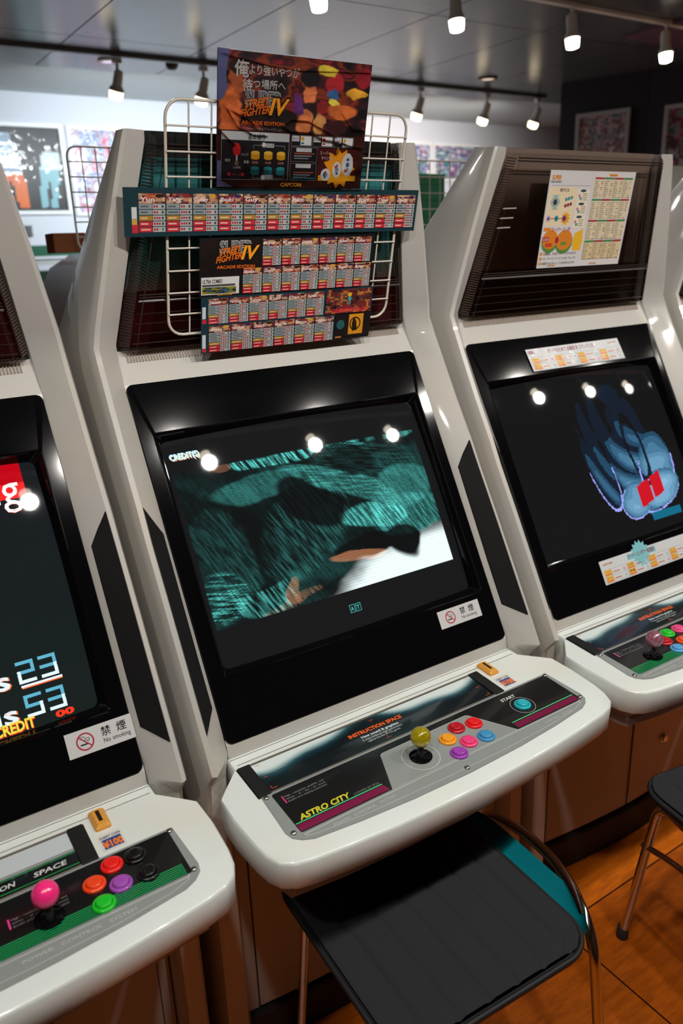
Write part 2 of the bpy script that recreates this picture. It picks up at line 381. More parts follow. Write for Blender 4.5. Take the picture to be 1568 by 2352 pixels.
wall_poster(.13, 1.93, .405, 2.205, 31, ['b9a9ae', '2e6f7c', 'd9c4c6', '8d4a4a', '7d93a0', 'e4d8da'], 'framed pale picture on the dark pillar', pp, 'b9bcc0', 'framed_picture')
dv2 = Vector((3.65 - 3.336, .70 - 1.697, 0)).normalized(); nv2 = Vector((dv2.y, -dv2.x, 0))
pp2 = lambda u, v, h: tuple(Vector((3.336, 1.697, 0)) + dv2 * u + nv2 * (h + .004) + Vector((0, 0, v)))
wall_poster(.12, 1.80, .45, 2.19, 33, ['39606e', '8fa3ad', 'b1485a', '2d3a44', 'c6d2d8', '5d7f8c'], 'framed teal and red picture at the right edge of the photo', pp2, 'c3c6ca', 'framed_picture')
# wall vent and rear counter
v = MB()
for k in range(5): v.box((.30, 3.685, 1.66 + k * .013), (.42, 3.699, 1.667 + k * .013))
tag(obj('wall_vent', v, mat('vent_grey', '6b7072', .5)), 'small grey louvred vent low on the white wall at the left', 'vent')

# ------------------------------------------------------------------ arcade cabinet
BT = (.0061, 1.0241)                               # bezel top (y, z)
def BZ(x, t, h=0): return (x, BT[0] - .4771 * t - .8788 * h, BT[1] + ZO - .8788 * t + .4771 * h)
def MQ(x, w, h=0): return (x, .0381 - .2203 * w - .9754 * h, 1.0815 + ZO + .9754 * w - .2203 * h)
def MQE(w): return .329 - .071 * w / .37           # half width of the marquee opening
def CP(u, v, h=0): return (u, v, .4062 + .0733 * (v + .4342) + ZO + h)
SCR_R = 5.0
def GL(x, t, h=0):                                 # bulging CRT face
    d2 = x * x + (t - .3262) ** 2
    return BZ(x, t, -.004 - d2 / (2 * SCR_R) + h)

def column_ring(s, z, xo, xf, yf, xi, yi, xb, yb, xk, yk, zk=None):
    zk = z if zk is None else zk
    pts = [(xk - .004, yk, zk), (xk, yk - .01, zk), (xo, yf + .030, z), (xo - .002, yf + .014, z), ((xo + xf) / 2 + .001, yf + .004, z), (xf, yf, z), (xi, yi, z), (xb, yb, z), (xb - .0005, yb + .03, z), (xk - .02, yk, zk)]
    return [(s * x, y, q + ZO) for x, y, q in pts]
def by(z): return BT[0] - .543 * (BT[1] - z)
COLS = [  # z, xo, xf, yf, xi, yi, xb, yb, xk, yk, zk
    (-.285, .388, .380, -.332, .346, -.332, .336, -.318, .388, .38), (.30, .388, .378, -.330, .346, -.330, .336, -.312, .388, .38), (.395, .388, .376, -.338, .345, -.328, .335, -.312, .388, .38),
    (.430, .388, .374, -.366, .341, -.330, .333, -.318, .388, .38), (.486, .388, .374, -.336, .339, by(.486) - .010, .331, by(.486), .388, .38),
    (.59, .388, .374, -.279, .339, by(.59) - .010, .331, by(.59), .388, .38), (.688, .388, .374, -.225, .339, by(.688) - .012, .331, by(.688), .388, .38),
    (.781, .388, .374, -.172, .339, by(.781) - .014, .331, by(.781), .388, .38), (.833, .388, .373, -.145, .339, by(.833) - .012, .331, by(.833), .388, .38),
    (.92, .387, .372, -.094, .337, by(.92) - .007, .331, by(.92), .386, .38), (1.0, .386, .371, -.050, .334, by(1.0) - .002, .330, by(1.0) + .002, .38, .37),
    (1.06, .385, .370, -.018, .331, .022, .329, .026, .370, .35), (1.095, .384, .3695, -.001, .3275, .034, .3265, .04, .362, .318, 1.10), (1.13, .378, .364, -.006, .3205, .0265, .3195, .033, .355, .285, 1.13),
    (1.285, .344, .3315, -.028, .291, -.0085, .290, .0, .323, .165, 1.285), (1.425, .308, .298, -.048, .2625, -.040, .2615, -.03, .2865, .055, 1.43), (1.441, .302, .293, -.049, .262, -.041, .261, -.03, .283, .043, 1.449)]

def cabinet(cfg):
    t = thing('arcade_cabinet', cfg['label'], 'arcade machine', (cfg['x'], cfg['y'], 0), cfg.get('rot', 0), 'white candy style arcade machines in the front row')
    for s in (-1, 1):
        m = MB().loft([column_ring(s, *c) for c in COLS])
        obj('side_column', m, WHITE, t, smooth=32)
        # black inlay on the column face
        n = Vector((s * .25, -.86, .44)).normalized()
        def face(a, z):     # a: 0 inner .. 1 outer
            zs = [c[0] for c in COLS]
            i = max(j for j in range(len(zs)) if zs[j] <= z); c, d = COLS[i], COLS[i + 1]; q = (z - c[0]) / (d[0] - c[0])
            g = lambda k: c[k] * (1 - q) + d[k] * q
            return Vector((s * (g(4) * (1 - a) + g(2) * a), g(5) * (1 - a) + g(3) * a, z + ZO))
        zs_in = [.507, .55, .59, .64, .688, .735, .781]; N = len(zs_in)
        m = MB(); rows = []
        for k in range(N):
            q = k / (N - 1); zo = .488 + (.842 - .488) * q; row = []
            for a in (.03, .18, .35, .5, .65, .8, .93):
                row.append(face(a, zs_in[k] * (1 - a) + zo * a) + n * .0032)
            rows.append([row[0] - n * .008] + row + [row[-1] - n * .008])
        m.loft(rows)
        obj('side_inlay', m, PADBLACK, t)
    # body between the columns
    X = .331
    prof = [(-.262, 0), (-.262, .09), (-.290, .092), (-.290, .40 + ZO), (-.3155, .414 + ZO), (-.3114, .4393 + ZO)]
    d = lambda tt, h: (BZ(0, tt, h)[1], BZ(0, tt, h)[2])
    prof += [d(.655, -.001), d(.655, -.075), d(.012, -.075), d(.012, -.001), (BT[0], BT[1] + ZO), (.036, 1.072 + ZO), (.0381, 1.0815 + ZO), (.075, 1.085 + ZO), (-.004, 1.44 + ZO), (.043, 1.449 + ZO), (.055, 1.43 + ZO), (.165, 1.285 + ZO), (.285, 1.13 + ZO), (.37, 1.0 + ZO), (.38, .9 + ZO), (.38, 0)]
    def xw(y, z):
        w = (z - ZO - 1.0815) / .9754
        return X if w <= 0 else MQE(w) - .0
    m = MB(); L = [(-xw(y, z), y, z) for y, z in prof]; Rr = [(xw(y, z), y, z) for y, z in prof]; n_ = len(prof)
    m.add(L + Rr, [(i, i + n_, (i + 1) % n_ + n_, (i + 1) % n_) for i in range(n_)])
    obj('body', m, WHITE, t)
    # bowed lower front with doors
    bow = lambda x: -.3165 + .0245 * min(1, abs(x) / .33) ** 1.6
    def bowed(x0, x1, z0, z1, off, th, mt, name, rad=.0, parent=t, nseg=10):
        pts = []
        for i in range(nseg + 1): pts.append(x0 + (x1 - x0) * i / nseg)
        m = MB(); rings = []
        for x in pts: rings.append([(x, bow(x) - off, z0), (x, bow(x) - off, z1), (x, bow(x) - off + th, z1), (x, bow(x) - off + th, z0)])
        m.loft(rings); return obj(name, m, mt, parent, bevel=rad)
    bowed(-.333, .333, .092, .385 + ZO, .0, .06, BODY, 'front_panel')
    bowed(-.306, -.034, .094, .60, .0012, .002, MATTBLACK, 'door_gap')
    d1 = bowed(-.304, -.036, .097, .597, .004, .006, BODY, 'door', .002)
    bowed(-.020, .311, .094, .60, .0012, .002, MATTBLACK, 'door_gap')
    d2 = bowed(-.018, .309, .097, .597, .004, .006, BODY, 'coin_door', .002)
    k = obj('lock', MB().lathe([(.013, 0), (.013, .004), (.009, .006), (.009, .010), (.001, .010)], (.112, bow(.112) - .004, .25), 24, (0, -1, 0)), STEEL, d2, smooth=40)
    m = MB(); rings = []
    for i in range(13):
        x = -.345 + .69 * i / 12; rings.append([(x, bow(x) - .016, 0), (x, bow(x) - .013, .082), (x, bow(x) - .009, .088), (x, bow(x) + .03, .088), (x, bow(x) + .03, 0)])
    obj('kick_plate', m.loft(rings), RUBBER, t)
    # bezel
    out = [BZ(x, q, .003) for x, q in [(p[0], p[1]) for p in rrect(-.3295, .001, .3295, .664, .012)]]
    base = [BZ(x, q, -.002) for x, q in rrect(-.3305, 0, .3305, .6654, .013)]
    inn = [BZ(x, q, .003) for x, q in rrect(-.306, .096, .306, .556, .006)]
    lip = [BZ(x, q, .0045) for x, q in rrect(-.3035, .0985, .3035, .5535, .006)]
    lip2 = [BZ(x, q, .003) for x, q in rrect(-.301, .101, .301, .551, .006)]
    deep = [BZ(x, q, -.022) for x, q in rrect(-.288, .114, .288, .538, .012)]
    deep2 = [BZ(x, q, -.05) for x, q in rrect(-.286, .116, .286, .536, .012)]
    obj('screen_bezel', MB().loft([base, out, inn, lip, lip2, deep, deep2], caps=False), GLOSSBLACK, t, smooth=25)
    # glass with picture
    P = Print(lambda u, v, h: GL(u, v, h))
    P.raster(cfg['picture'], 300, 224, -.294, .552, .294, .100, 0.0)
    g = obj('screen', P, SCREEN, t, smooth=80); g['label'] = cfg['screen_label']
    if cfg.get('screen_text'):
        Q = Print(lambda u, v, h: GL(u, v, h + .0004)); cfg['screen_text'](Q); obj('screen_lettering', Q, GLOW, g)
    # marquee: smoked cover over a printed panel
    A = Print(lambda u, v, h: MQ(u, v, h - .020)); ed = lambda w: MQE(w) - .004
    n = 36
    for k in range(n):
        w0, w1 = .366 * k / n, .366 * (k + 1) / n
        A.add([A.fn(-ed(w0), w0, 0), A.fn(ed(w0), w0, 0), A.fn(ed(w1), w1, 0), A.fn(-ed(w1), w1, 0)], [(0, 1, 2, 3)], 0, tuple(cfg['marquee']((w0 + w1) / 2)))
    art = obj('marquee_panel', A, PRINT, t)
    rim = MB(); e2 = lambda w: .310 - .065 * (w - .006) / .349
    def oc(w, h, ins=0): return [MQ(-MQE(w) + .001 + ins, w, h), MQ(MQE(w) - .001 - ins, w, h)]
    ringA = [MQ(-MQE(.001) + .002, .001, -.004), MQ(MQE(.001) - .002, .001, -.004), MQ(MQE(.369) - .002, .368, -.004), MQ(-MQE(.369) + .002, .368, -.004)]
    ringB = [MQ(-e2(.008), .008, .020), MQ(e2(.008), .008, .020), MQ(e2(.355), .355, .020), MQ(-e2(.355), .355, .020)]
    cov = MB().loft([ringA, ringB], caps=False); cov.add(ringB, [(0, 1, 2, 3)])
    sm = SMOKE
    cv = obj('marquee_cover', cov, sm, t)
    for s in (-1, 1):                                 # ribs on the cover's sides, ridges across the front
        rb = MB()
        for k in range(64):
            w = .012 + .34 * k / 64; a = MQE(w) - .004; b = e2(w) + .001
            rb.add([MQ(s * a, w, .000), MQ(s * b, w, .0195), MQ(s * b, w + .0026, .0195), MQ(s * a, w + .0026, .000), MQ(s * (a + .001), w + .0013, .003), MQ(s * (b + .001), w + .0013, .0215)],
                   [(0, 1, 5, 4), (4, 5, 2, 3)])
        obj('cover_ribs', rb, mat('rib_plastic' + str(cfg.get('smoke', 1)), '4a3a32' if cfg.get('smoke', 1) == 2 else '29221f', .35), cv)
    rg = MB()
    for w, th in ((.105, .0016), (.100, .0016), (.094, .0022), (.072, .0007), (.054, .0007), (.036, .0007), (.018, .0012), (.350, .0015), (.344, .0015)):
        x = e2(w) - .004; rg.add([MQ(-x, w - th, .020), MQ(x, w - th, .020), MQ(x, w, .0215), MQ(-x, w, .0215), MQ(x, w + th, .020), MQ(-x, w + th, .020)], [(0, 1, 2, 3), (3, 2, 4, 5)])
    for s in (-1, 1):
        rg.add([MQ(s * (e2(.01) - .014), .01, .0203), MQ(s * (e2(.01) - .012), .01, .0212), MQ(s * (e2(.35) - .010), .35, .0212), MQ(s * (e2(.35) - .012), .35, .0203)], [(0, 1, 2, 3)])
    obj('cover_ridges', rg, mat('ridge_plastic', '2c2421', .2, coat=.3), cv)
    if cfg.get('glints'):  # lamp reflections on the cover, put in as thin pale strips
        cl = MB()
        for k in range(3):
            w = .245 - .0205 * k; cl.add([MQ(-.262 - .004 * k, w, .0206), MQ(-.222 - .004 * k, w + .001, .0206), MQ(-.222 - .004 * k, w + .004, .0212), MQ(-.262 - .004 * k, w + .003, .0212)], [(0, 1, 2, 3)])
        obj('cover_glints', cl, mat('glint_white', 'b9aea6', .3), cv)
    lr = MB()                                         # ribbed vent strip under the marquee
    for k in range(110):
        x = -.312 + .624 * k / 110
        lr.add([(x, .0375, 1.0775 + ZO), (x + .003, .0375, 1.0775 + ZO), (x + .003, .027, 1.0615 + ZO), (x, .027, 1.0615 + ZO), (x + .0015, .034, 1.0772 + ZO), (x + .0015, .025, 1.0625 + ZO)], [(0, 4, 5, 3), (4, 1, 2, 5)])
    obj('speaker_slots', lr, mat('rib_beige', 'b3a59a', .45), t)
    # control console
    half = [(.334, -.300), (.3355, -.345), (.372, -.382), (.386, -.397), (.388, -.45), (.384, -.512), (.379, -.540), (.369, -.561), (.350, -.5745), (.322, -.5815), (.26, -.589), (.18, -.596), (.09, -.600), (0, -.6015)]
    ol = [(x, y) for x, y in half] + [(-x, y) for x, y in half[-2::-1]]
    def sc(k, z=None): return [CP(x * k, -.30 + (y + .30) * k) if z is None else (x * k, -.30 + (y + .30) * k, z) for x, y in ol]
    r1 = [(x * .995, y + .002, .348 + ZO) for x, y in ol]; r0 = [(x * .985, y + .007, .342 + ZO) for x, y in ol]
    a1 = [CP(x, y, -.005) for x, y in ol]; a2 = [CP(x * .996, -.3 + (y + .3) * .995, -.002) for x, y in ol]; a3 = [CP(x * .992, -.3 + (y + .3) * .987, 0) for x, y in ol]
    cn = obj('control_console', MB().loft([r0, r1, a1, a2, a3][::-1]), WHITE2, t, smooth=42)
    th = [(.325, -.32), (.338, -.40), (.341, -.50), (.335, -.525), (.24, -.537), (.12, -.544), (0, -.547)]
    tl = th + [(-x, y) for x, y in th[-2::-1]]
    obj('under_tray', MB().loft([[(x * .985, y + .006, .282 + ZO) for x, y in tl], [(x, y, .285 + ZO) for x, y in tl], [(x, y, .300 + ZO) for x, y in tl], [(x * .99, y + .004, .303 + ZO) for x, y in tl], [(x * 1.01, y - .020, .345 + ZO) for x, y in tl]]), TRAY, t)
    # control plate
    ph = [(.328, -.4285), (.333, -.516), (.3295, -.530), (.318, -.541), (.300, -.549), (.22, -.558), (.12, -.565), (0, -.568)]
    pl = ph + [(-x, y) for x, y in ph[-2::-1]]
    pm = MB().loft([[CP(x * .998, y, .0018) for x, y in pl], [CP(x, y, .0012) for x, y in pl], [CP(x, y, -.002) for x, y in pl]]); 
    plate = obj('control_plate', pm, [mat('plate_grey', '8d9492', .32, metal=.0, coat=.5)], cn)
    Q = Print(lambda u, v, h: CP(u, v, h + .0019)); cfg['plate'](Q); obj('plate_artwork', Q, mat('plate_print', None, .28, attr='base', coat=.5), plate)
    for sx, sy_ in ((-.322, -.4335), (.3215, -.4335), (-.3228, -.5225), (.3228, -.5225), (0, -.556)):
        obj('screw', MB().lathe([(.0052, 0), (.005, .0012), (.0035, .0026), (.001, .0030)], CP(sx, sy_, .0015), 16), STEEL, plate, smooth=60)
    # instruction card holder
    hold = MB().add([CP(-.333, -.4286, .0003), CP(.2155, -.4286, .0003), CP(.2155, -.3462, .0003), CP(-.333, -.3462, .0003)], [(0, 1, 2, 3)])
    hd = obj('card_holder', hold, mat('holder_black', '17191b', .35), cn)
    for a, b, c, dd, hh in ((-.331, -.4275, -.308, -.3472, .0035), (.190, -.4275, .2135, -.3472, .0035)):
        obj('end_cap', MB().add([CP(a, b, 0), CP(c, b, 0), CP(c, dd, 0), CP(a, dd, 0), CP(a, b, hh), CP(c, b, hh), CP(c, dd, hh), CP(a, dd, hh)], [(0, 3, 2, 1), (4, 5, 6, 7), (0, 1, 5, 4), (1, 2, 6, 5), (2, 3, 7, 6), (3, 0, 4, 7)]), MATTBLACK, hd, bevel=.001)
    for v0, v1 in ((-.3500, -.3468), (-.4282, -.4245)):
        rl = MB()
        rl.add([CP(-.309, v0, .0005), CP(.191, v0, .0005), CP(.191, v1, .0005), CP(-.309, v1, .0005), CP(-.309, (v0 + v1) / 2, .003), CP(.191, (v0 + v1) / 2, .003)], [(0, 1, 5, 4), (4, 5, 2, 3), (0, 4, 3), (1, 2, 5)])
        obj('rail', rl, mat('rail_metal', 'b9b4a8', .3, metal=.8), hd)
    Q = Print(lambda u, v, h: CP(u, v, h + .0006)); cfg['card'](Q); obj('instruction_card', Q, mat('card_print', None, .25, attr='base', coat=.6), hd)
    sm_ = MB().add([CP(-.325, -.3375, .0004), CP(.327, -.3375, .0004), CP(.327, -.3362, .0004), CP(-.325, -.3362, .0004)], [(0, 1, 2, 3)])
    sm_.add([CP(-.331, -.3205, .0004), CP(.331, -.3205, .0004), CP(.331, -.3192, .0004), CP(-.331, -.3192, .0004)], [(0, 1, 2, 3)])
    obj('seam', sm_, mat('seam_dark', '6d6a62', .6), cn)
    # coin slot and price sticker
    ct = thing('coin_slot', '', '', (0, 0, 0)); ct.parent = cn
    for kk in ('label', 'category'):
        if kk in ct: del ct[kk]
    a = .0125; b0, b1 = -.375, -.331
    cs = MB().loft([[CP(.2395 + x, y, z) for x, y in rrect(-a, b0, a, b1, .004, 4)] for x0, z in ((0, 0),)] + [[CP(.2395 + x * .98, (b0 + b1) / 2 + (y - (b0 + b1) / 2) * .98, .004) for x, y in rrect(-a, b0, a, b1, .004, 4)], [CP(.2395 + x * .6, (b0 + b1) / 2 + (y - (b0 + b1) / 2) * .80, .0085) for x, y in rrect(-a, b0, a, b1, .004, 4)]])
    cobj = obj('coin_entry', cs, ORANGEP, ct)
    sl = MB().add([CP(.2365, b0 + .011, .0088), CP(.2425, b0 + .011, .0088), CP(.2425, b1 - .008, .0088), CP(.2365, b1 - .008, .0088)], [(0, 1, 2, 3)])
    obj('slot', sl, MATTBLACK, ct)
    Q = Print(lambda u, v, h: CP(.2425 + u, -.4022 + v, h + .0003))
    Q.poly(rrect(-.0175, -.0178, .0175, .0178, .003, 3), 'd7d4c9'); Q.text('INSERT COIN', 0, .0085, .0070, '1a2f63', w=.031, bold=.03, align='C')
    Q.rect(-.0145, -.0145, .0145, .0065, '2b4a86'); Q.text('¥100', 0, -.0115, .0185, 'f47a1a', w=.030, bold=.045, align='C')
    pr = obj('price_sticker', Q, PRINT, cn); pr['label'] = 'white and blue sticker reading INSERT COIN ¥100'
    # joystick
    jx, jy = cfg['joy']; js = MB()
    st = thing('joystick', '', '', (0, 0, 0)); st.parent = t
    for kk in ('label', 'category'):
        if kk in st: del st[kk]
    obj('dust_washer', MB().lathe([(.0205, 0), (.0205, .0015), (.018, .0028), (.008, .0030)], CP(jx, jy, .0025), 32), GLOSSBLACK, st, smooth=50)
    obj('shaft', MB().lathe([(.0065, .002), (.0062, .016), (.0042, .018), (.0042, .028)], CP(jx, jy, .002), 20), mat('shaft_dark', '3a3a3a', .3, metal=.5), st, smooth=50)
    R = .0182; prof_ = [(max(.0005, R * math.sin(math.pi * k / 24)), R * (1 - math.cos(math.pi * k / 24))) for k in range(25)]
    bo = obj('ball_top', MB().lathe(prof_, CP(jx, jy, .0235), 32), cfg['ball'], st, smooth=80); bo['label'] = cfg['ball_label']
    for bx, bY, colr, nm in cfg['buttons']:
        r = .0165; c = CP(bx, bY, .0019)
        pm_ = mat('button_' + colr, colr, .22, coat=.5)
        bt = obj('push_button', MB().lathe([(r, 0), (r, .0018), (r - .001, .0034), (r - .003, .0042), (r - .0045, .0036), (r - .005, .0015), (.001, .0015)], c, 36), pm_, t, smooth=60)
        bt['label'] = nm + ' push button'
        obj('plunger', MB().lathe([(r - .0052, .001), (r - .0052, .0064), (r - .0062, .0074), (r - .009, .0078), (.001, .0074)], c, 36), pm_, bt, smooth=60)
    for dk in cfg.get('stickers', []): dk(t)
    return t

def no_smoking(x0, x1, t0, t1):
    def mk(t):
        cx, ct_ = (x0 + x1) / 2, (t0 + t1) / 2
        m = MB(); Q = Print(lambda u, v, h: BZ(cx + u, ct_ - v, h + .0032))
        w, hh = (x1 - x0) / 2, (t1 - t0) / 2
        Q.rect(-w, -hh, w, hh, 'c9c9c9'); k = hh / .018
        rx = -w * .46
        Q.text('禁', .002 * k, -.000, .0150 * k, '111111', bold=.02); Q.text('煙', .025 * k, .000, .0150 * k, '111111', bold=.02)
        Q.text('No smoking', .003 * k, -.0105 * k, .0092 * k, '222222', w=.040 * k, bold=.01)
        Q.rect(rx - .0075 * k, -.0048 * k, rx + .0045 * k, -.0026 * k, '1a1a1a')
        Q.line([(rx + .0035 * k, .000), (rx + .0065 * k, .0012 * k), (rx + .006 * k, .0045 * k), (rx + .001 * k, .0042 * k), (rx - .001 * k, .0075 * k), (rx - .006 * k, .0078 * k)], .0009 * k, '333333')
        Q.line([(rx + .005 * k, -.0005 * k), (rx + .002 * k, .002 * k), (rx - .0035 * k, .0025 * k), (rx - .004 * k, .006 * k)], .0009 * k, '333333')
        Q.ring(rx, 0, .0128 * k, .0022 * k, 'a8203c'); Q.line([(rx - .0085 * k, .0085 * k), (rx + .0085 * k, -.0085 * k)], .0018 * k, 'a8203c')
        o = obj('no_smoking_sticker', Q, mat('sticker', None, .35, attr='base', coat=.3), t); o['label'] = 'pale no smoking sticker with a red circle on the black bezel'
    return mk

# --- screen pictures -------------------------------------------------
def fade(U, V, u0, v0, u1, v1, e=.004): return ss(U, u0, u0 + e) * (1 - ss(U, u1 - e, u1)) * ss(V, v0, v0 + e) * (1 - ss(V, v1 - e, v1))
def dark_glass(U, V, k=1):
    return np.stack([.0085 + 0 * U, .0090 + 0 * U, .0098 + 0 * U], -1) * k
def picture_mid(U, V):       # a plain teal and black abstract picture, ragged streaks and a bright lower right
    base = dark_glass(U, V)
    m = fade(U, V, .0136, .177, .962, .838)
    u = (U - .0136) / .948; v = (V - .177) / .661         # v up
    w = u + .10 * (fbm(u, v, 5, 1) - .5); y = v + .12 * (fbm(u, v, 5, 8) - .5)
    strk = np.clip(vnoise(np.clip(u * .8 + v * .2, 0, 1), np.clip(v * .08 + u * .05, 0, 1), 220, 4) * 1.7 - .45, 0, 1)
    strk2 = np.clip(vnoise(np.clip(u * .12 + .1, 0, 1), np.clip(v * .8 + u * .3, 0, 1), 200, 14) * 1.8 - .5, 0, 1)
    T = np.zeros_like(U) + .012 + .06 * ss(fbm(u, v, 6, 21), .45, .8)
    def blob(cx, cy_, rx, ry, rot=0):
        c, s = math.cos(rot), math.sin(rot); a = (w - cx) * c + (y - cy_) * s; b = -(w - cx) * s + (y - cy_) * c
        return 1 - ss(np.sqrt((a / rx) ** 2 + (b / ry) ** 2), .86, 1.08)
    T += .20 * blob(.30, .80, .17, .10, .12) + .10 * blob(.10, .42, .09, .30) * (.4 + strk)
    T += .14 * blob(.40, .45, .16, .36, -.35) * strk
    T += .42 * blob(.60, .72, .30, .07, -.75) * (.35 + .9 * strk2) + .30 * blob(.88, .62, .16, .16, .2) + .10 * blob(.75, .85, .25, .16, -.3) * strk2
    T += .55 * blob(.70, .46, .16, .09, -.15) * (.45 + strk) + .35 * blob(.86, .40, .18, .16, .1) * (.5 + .6 * strk)
    T += .5 * blob(.05, .18, .08, .16) * strk2 ** 2 * 1.5 + .5 * blob(.20, .10, .12, .08) * strk
    T += 1.1 * blob(.42, .985, .20, .05, 0) * strk + .8 * blob(.80, .985, .24, .035, 0) * strk2
    dk = np.clip(blob(.46, .62, .10, .20, .4) + blob(.80, .235, .075, .13, .15) + blob(.64, .26, .15, .085, 0) + blob(.68, .86, .09, .10, .2) * .6 + blob(.22, .52, .05, .2, .2) * .7, 0, 1)
    T *= (1 - .93 * dk) * .8
    wht = ss(u - .9 * (y - .05) + .08 * fbm(u, v, 12, 3), .50, .62) * ss(-(y - .30 + .15 * (1 - u)), .0, .14) * (1 - dk)
    low = ss(y - (.10 - .30 * (u - .55) * (u > .55) + .55 * np.clip(.53 - u, 0, 1) * .0), -.03, .0)
    T = T * (1 - wht * .2)
    T = T * (.45 + 1.1 * np.clip(vnoise(u, v, 150, 71) * .6 + strk * .7, 0, 1)) * (1 - .5 * ss(-u, -.35, -.05) * ss(-np.abs(v - .5), -.3, -.1))
    R = T * .10 + wht * 1.0; G = T * .62 + wht * 1.15; B = T * .56 + wht * 1.15
    warm = blob(.60, .20, .12, .04, -.25) * .6 + blob(.31, .06, .12, .025, .2) * .35 * strk + blob(.30, .10, .03, .06) * .4 + blob(.20, .985, .04, .03) * .25
    R += warm * .55; G += warm * .22; B += warm * .10
    cut = 1 - ss(.22 - .42 * np.abs(u - .66) - v * 1.0, .0, .02) * (u > .42) * (u < .86) * .0
    pic = np.stack([R, G, B], -1) * (.9 + .1 * np.sin(V * 900))[..., None] * cut[..., None]
    return base * (1 - m[..., None]) + m[..., None] * (pic + base * .5)
def picture_right(U, V):     # soft folded blue cloth-like shapes with a red patch, on black
    base = dark_glass(U, V, .8)
    q = lambda n: np.floor(n * 8) / 8
    U2, V2 = np.floor(U * 230) / 230, np.floor(V * 175) / 175
    def ell(cx, cy_, rx, ry, rot=0):
        c, s = math.cos(rot), math.sin(rot); dx = (U2 - cx) * 1.31; dy = V2 - cy_; a = dx * c + dy * s; b = -dx * s + dy * c
        return (np.sqrt((a / rx) ** 2 + (b / ry) ** 2) + .10 * (fbm(U, V, 14, 6) - .5))
    lit = ss(-V2, -.78, -.18)
    I = np.zeros_like(U)
    rr_ = np.hypot((U2 - .86) * 1.31, V2 - .74); fold = .60 + .40 * np.sin(52 * rr_ + 3 * np.sin(9 * U2))
    for cx, cy_, rx, ry, rot, br in ((.66, .50, .20, .40, .12, .75), (.45, .42, .085, .24, .2, .40), (.80, .36, .15, .22, -.25, .95), (.61, .21, .13, .10, .2, .8), (.78, .24, .19, .10, .25, 1.0), (.50, .70, .16, .14, .3, .22)):
        e = ell(cx, cy_, rx, ry, rot); mm = e < 1
        I = np.where(mm, br * (.25 + .75 * np.sqrt(np.clip(1 - e * e, 0, 1))) * (fold if br < .8 else .75 + .25 * fold), I)
    e = ell(.70, .49, .075, .22, .1); I = np.where((e < 1) & (e > .72), I * .08, I)
    I = I * (.10 + .95 * lit); I = q(np.clip(I, 0, .99)) + .02 * (I > .01)
    R = I ** 1.7 * .30; G = I ** 1.15 * .55; B = I ** .95 * .78
    rim = np.zeros_like(U)
    for cx, cy_, rx, ry, rot in ((.45, .42, .085, .24, .2), (.80, .36, .15, .22, -.25), (.60, .20, .12, .09, .2), (.76, .22, .20, .09, .25)):
        e = ell(cx, cy_, rx, ry, rot); rim = np.maximum(rim, ((e > .97) & (e < 1.05)) * (V2 < .42) * (I < .35))
    R = R + rim * .35; G = G + rim * .38; B = B + rim * .95
    rd = (np.abs(U2 - .715) < .085) & (np.abs(V2 - .245 - .35 * (U2 - .7)) < .062) & ~(np.abs(U2 - .72) < .004)
    R = np.where(rd, .62, R); G = np.where(rd, 0, G); B = np.where(rd, .01, B)
    bl = (np.abs(U2 - .77) < .10) & (V2 < .12) & (V2 > .07); G = np.where(bl, .14, G); B = np.where(bl, .24, B)
    return np.stack([R, G, B], -1) + base
def picture_left(U, V): 
    base = dark_glass(U, V, .9) + np.stack([.001 + 0 * U, .004 * (1 - V) + .003, .005 + 0 * U], -1)
    m = (V > .845) & (V < .985) & (U > .25) & (U < .955)
    rd = np.where(((V - .845) / .14 < .42)[..., None], np.array([.95, .02, .02]), np.array([.55, .0, .008]))
    return np.where(m[..., None], rd, base)
def text_mid(Q):
    for dx, dy, c in ((.0016, .0022, 'ff2a2a'), (.0006, .0012, '4dff4d'), (-.001, 0, '58b9ff')):
        pass
    def T(s, x, t, size, col, w, bold=.01, dx=0, dy=0):
        vv, f = text_geo(s, bold); vv = vv * size; vv[:, 0] *= w / vv[:, 0].max(); h = Q.H()
        Q.add([Q.fn(x + a + dx, t - b + dy, h) for a, b in vv], f, 0, tuple(1.0 * k for k in lin(col)))
    for dx, dy, c in ((.002, .003, 'ff3030'), (.001, .0018, '30e070'), (-.001, 0, '40a8ff'), (0, 0.0005, 'bfe8ff')):
        T('CREDIT(S)', -.281, .148, .016, c, .057, .01, dx, dy)
    for x, s in ((-.008, 'A'), (.006, 'T')):
        a, b = x - .006, .514
        for dx, c in ((0, '3f9c98'), (.0014, '0a1212')):
            h = Q.H(); Q.add([Q.fn(a + dx, b - dx, h), Q.fn(a + .0125 - dx, b - dx, h), Q.fn(a + .0125 - dx, b - .016 + dx, h), Q.fn(a + dx, b - .016 + dx, h)], [(0, 1, 2, 3)], 0, lin(c))
        T(s, x - .0035, b - .004, .0115, '59b9b4', .0068, .02)
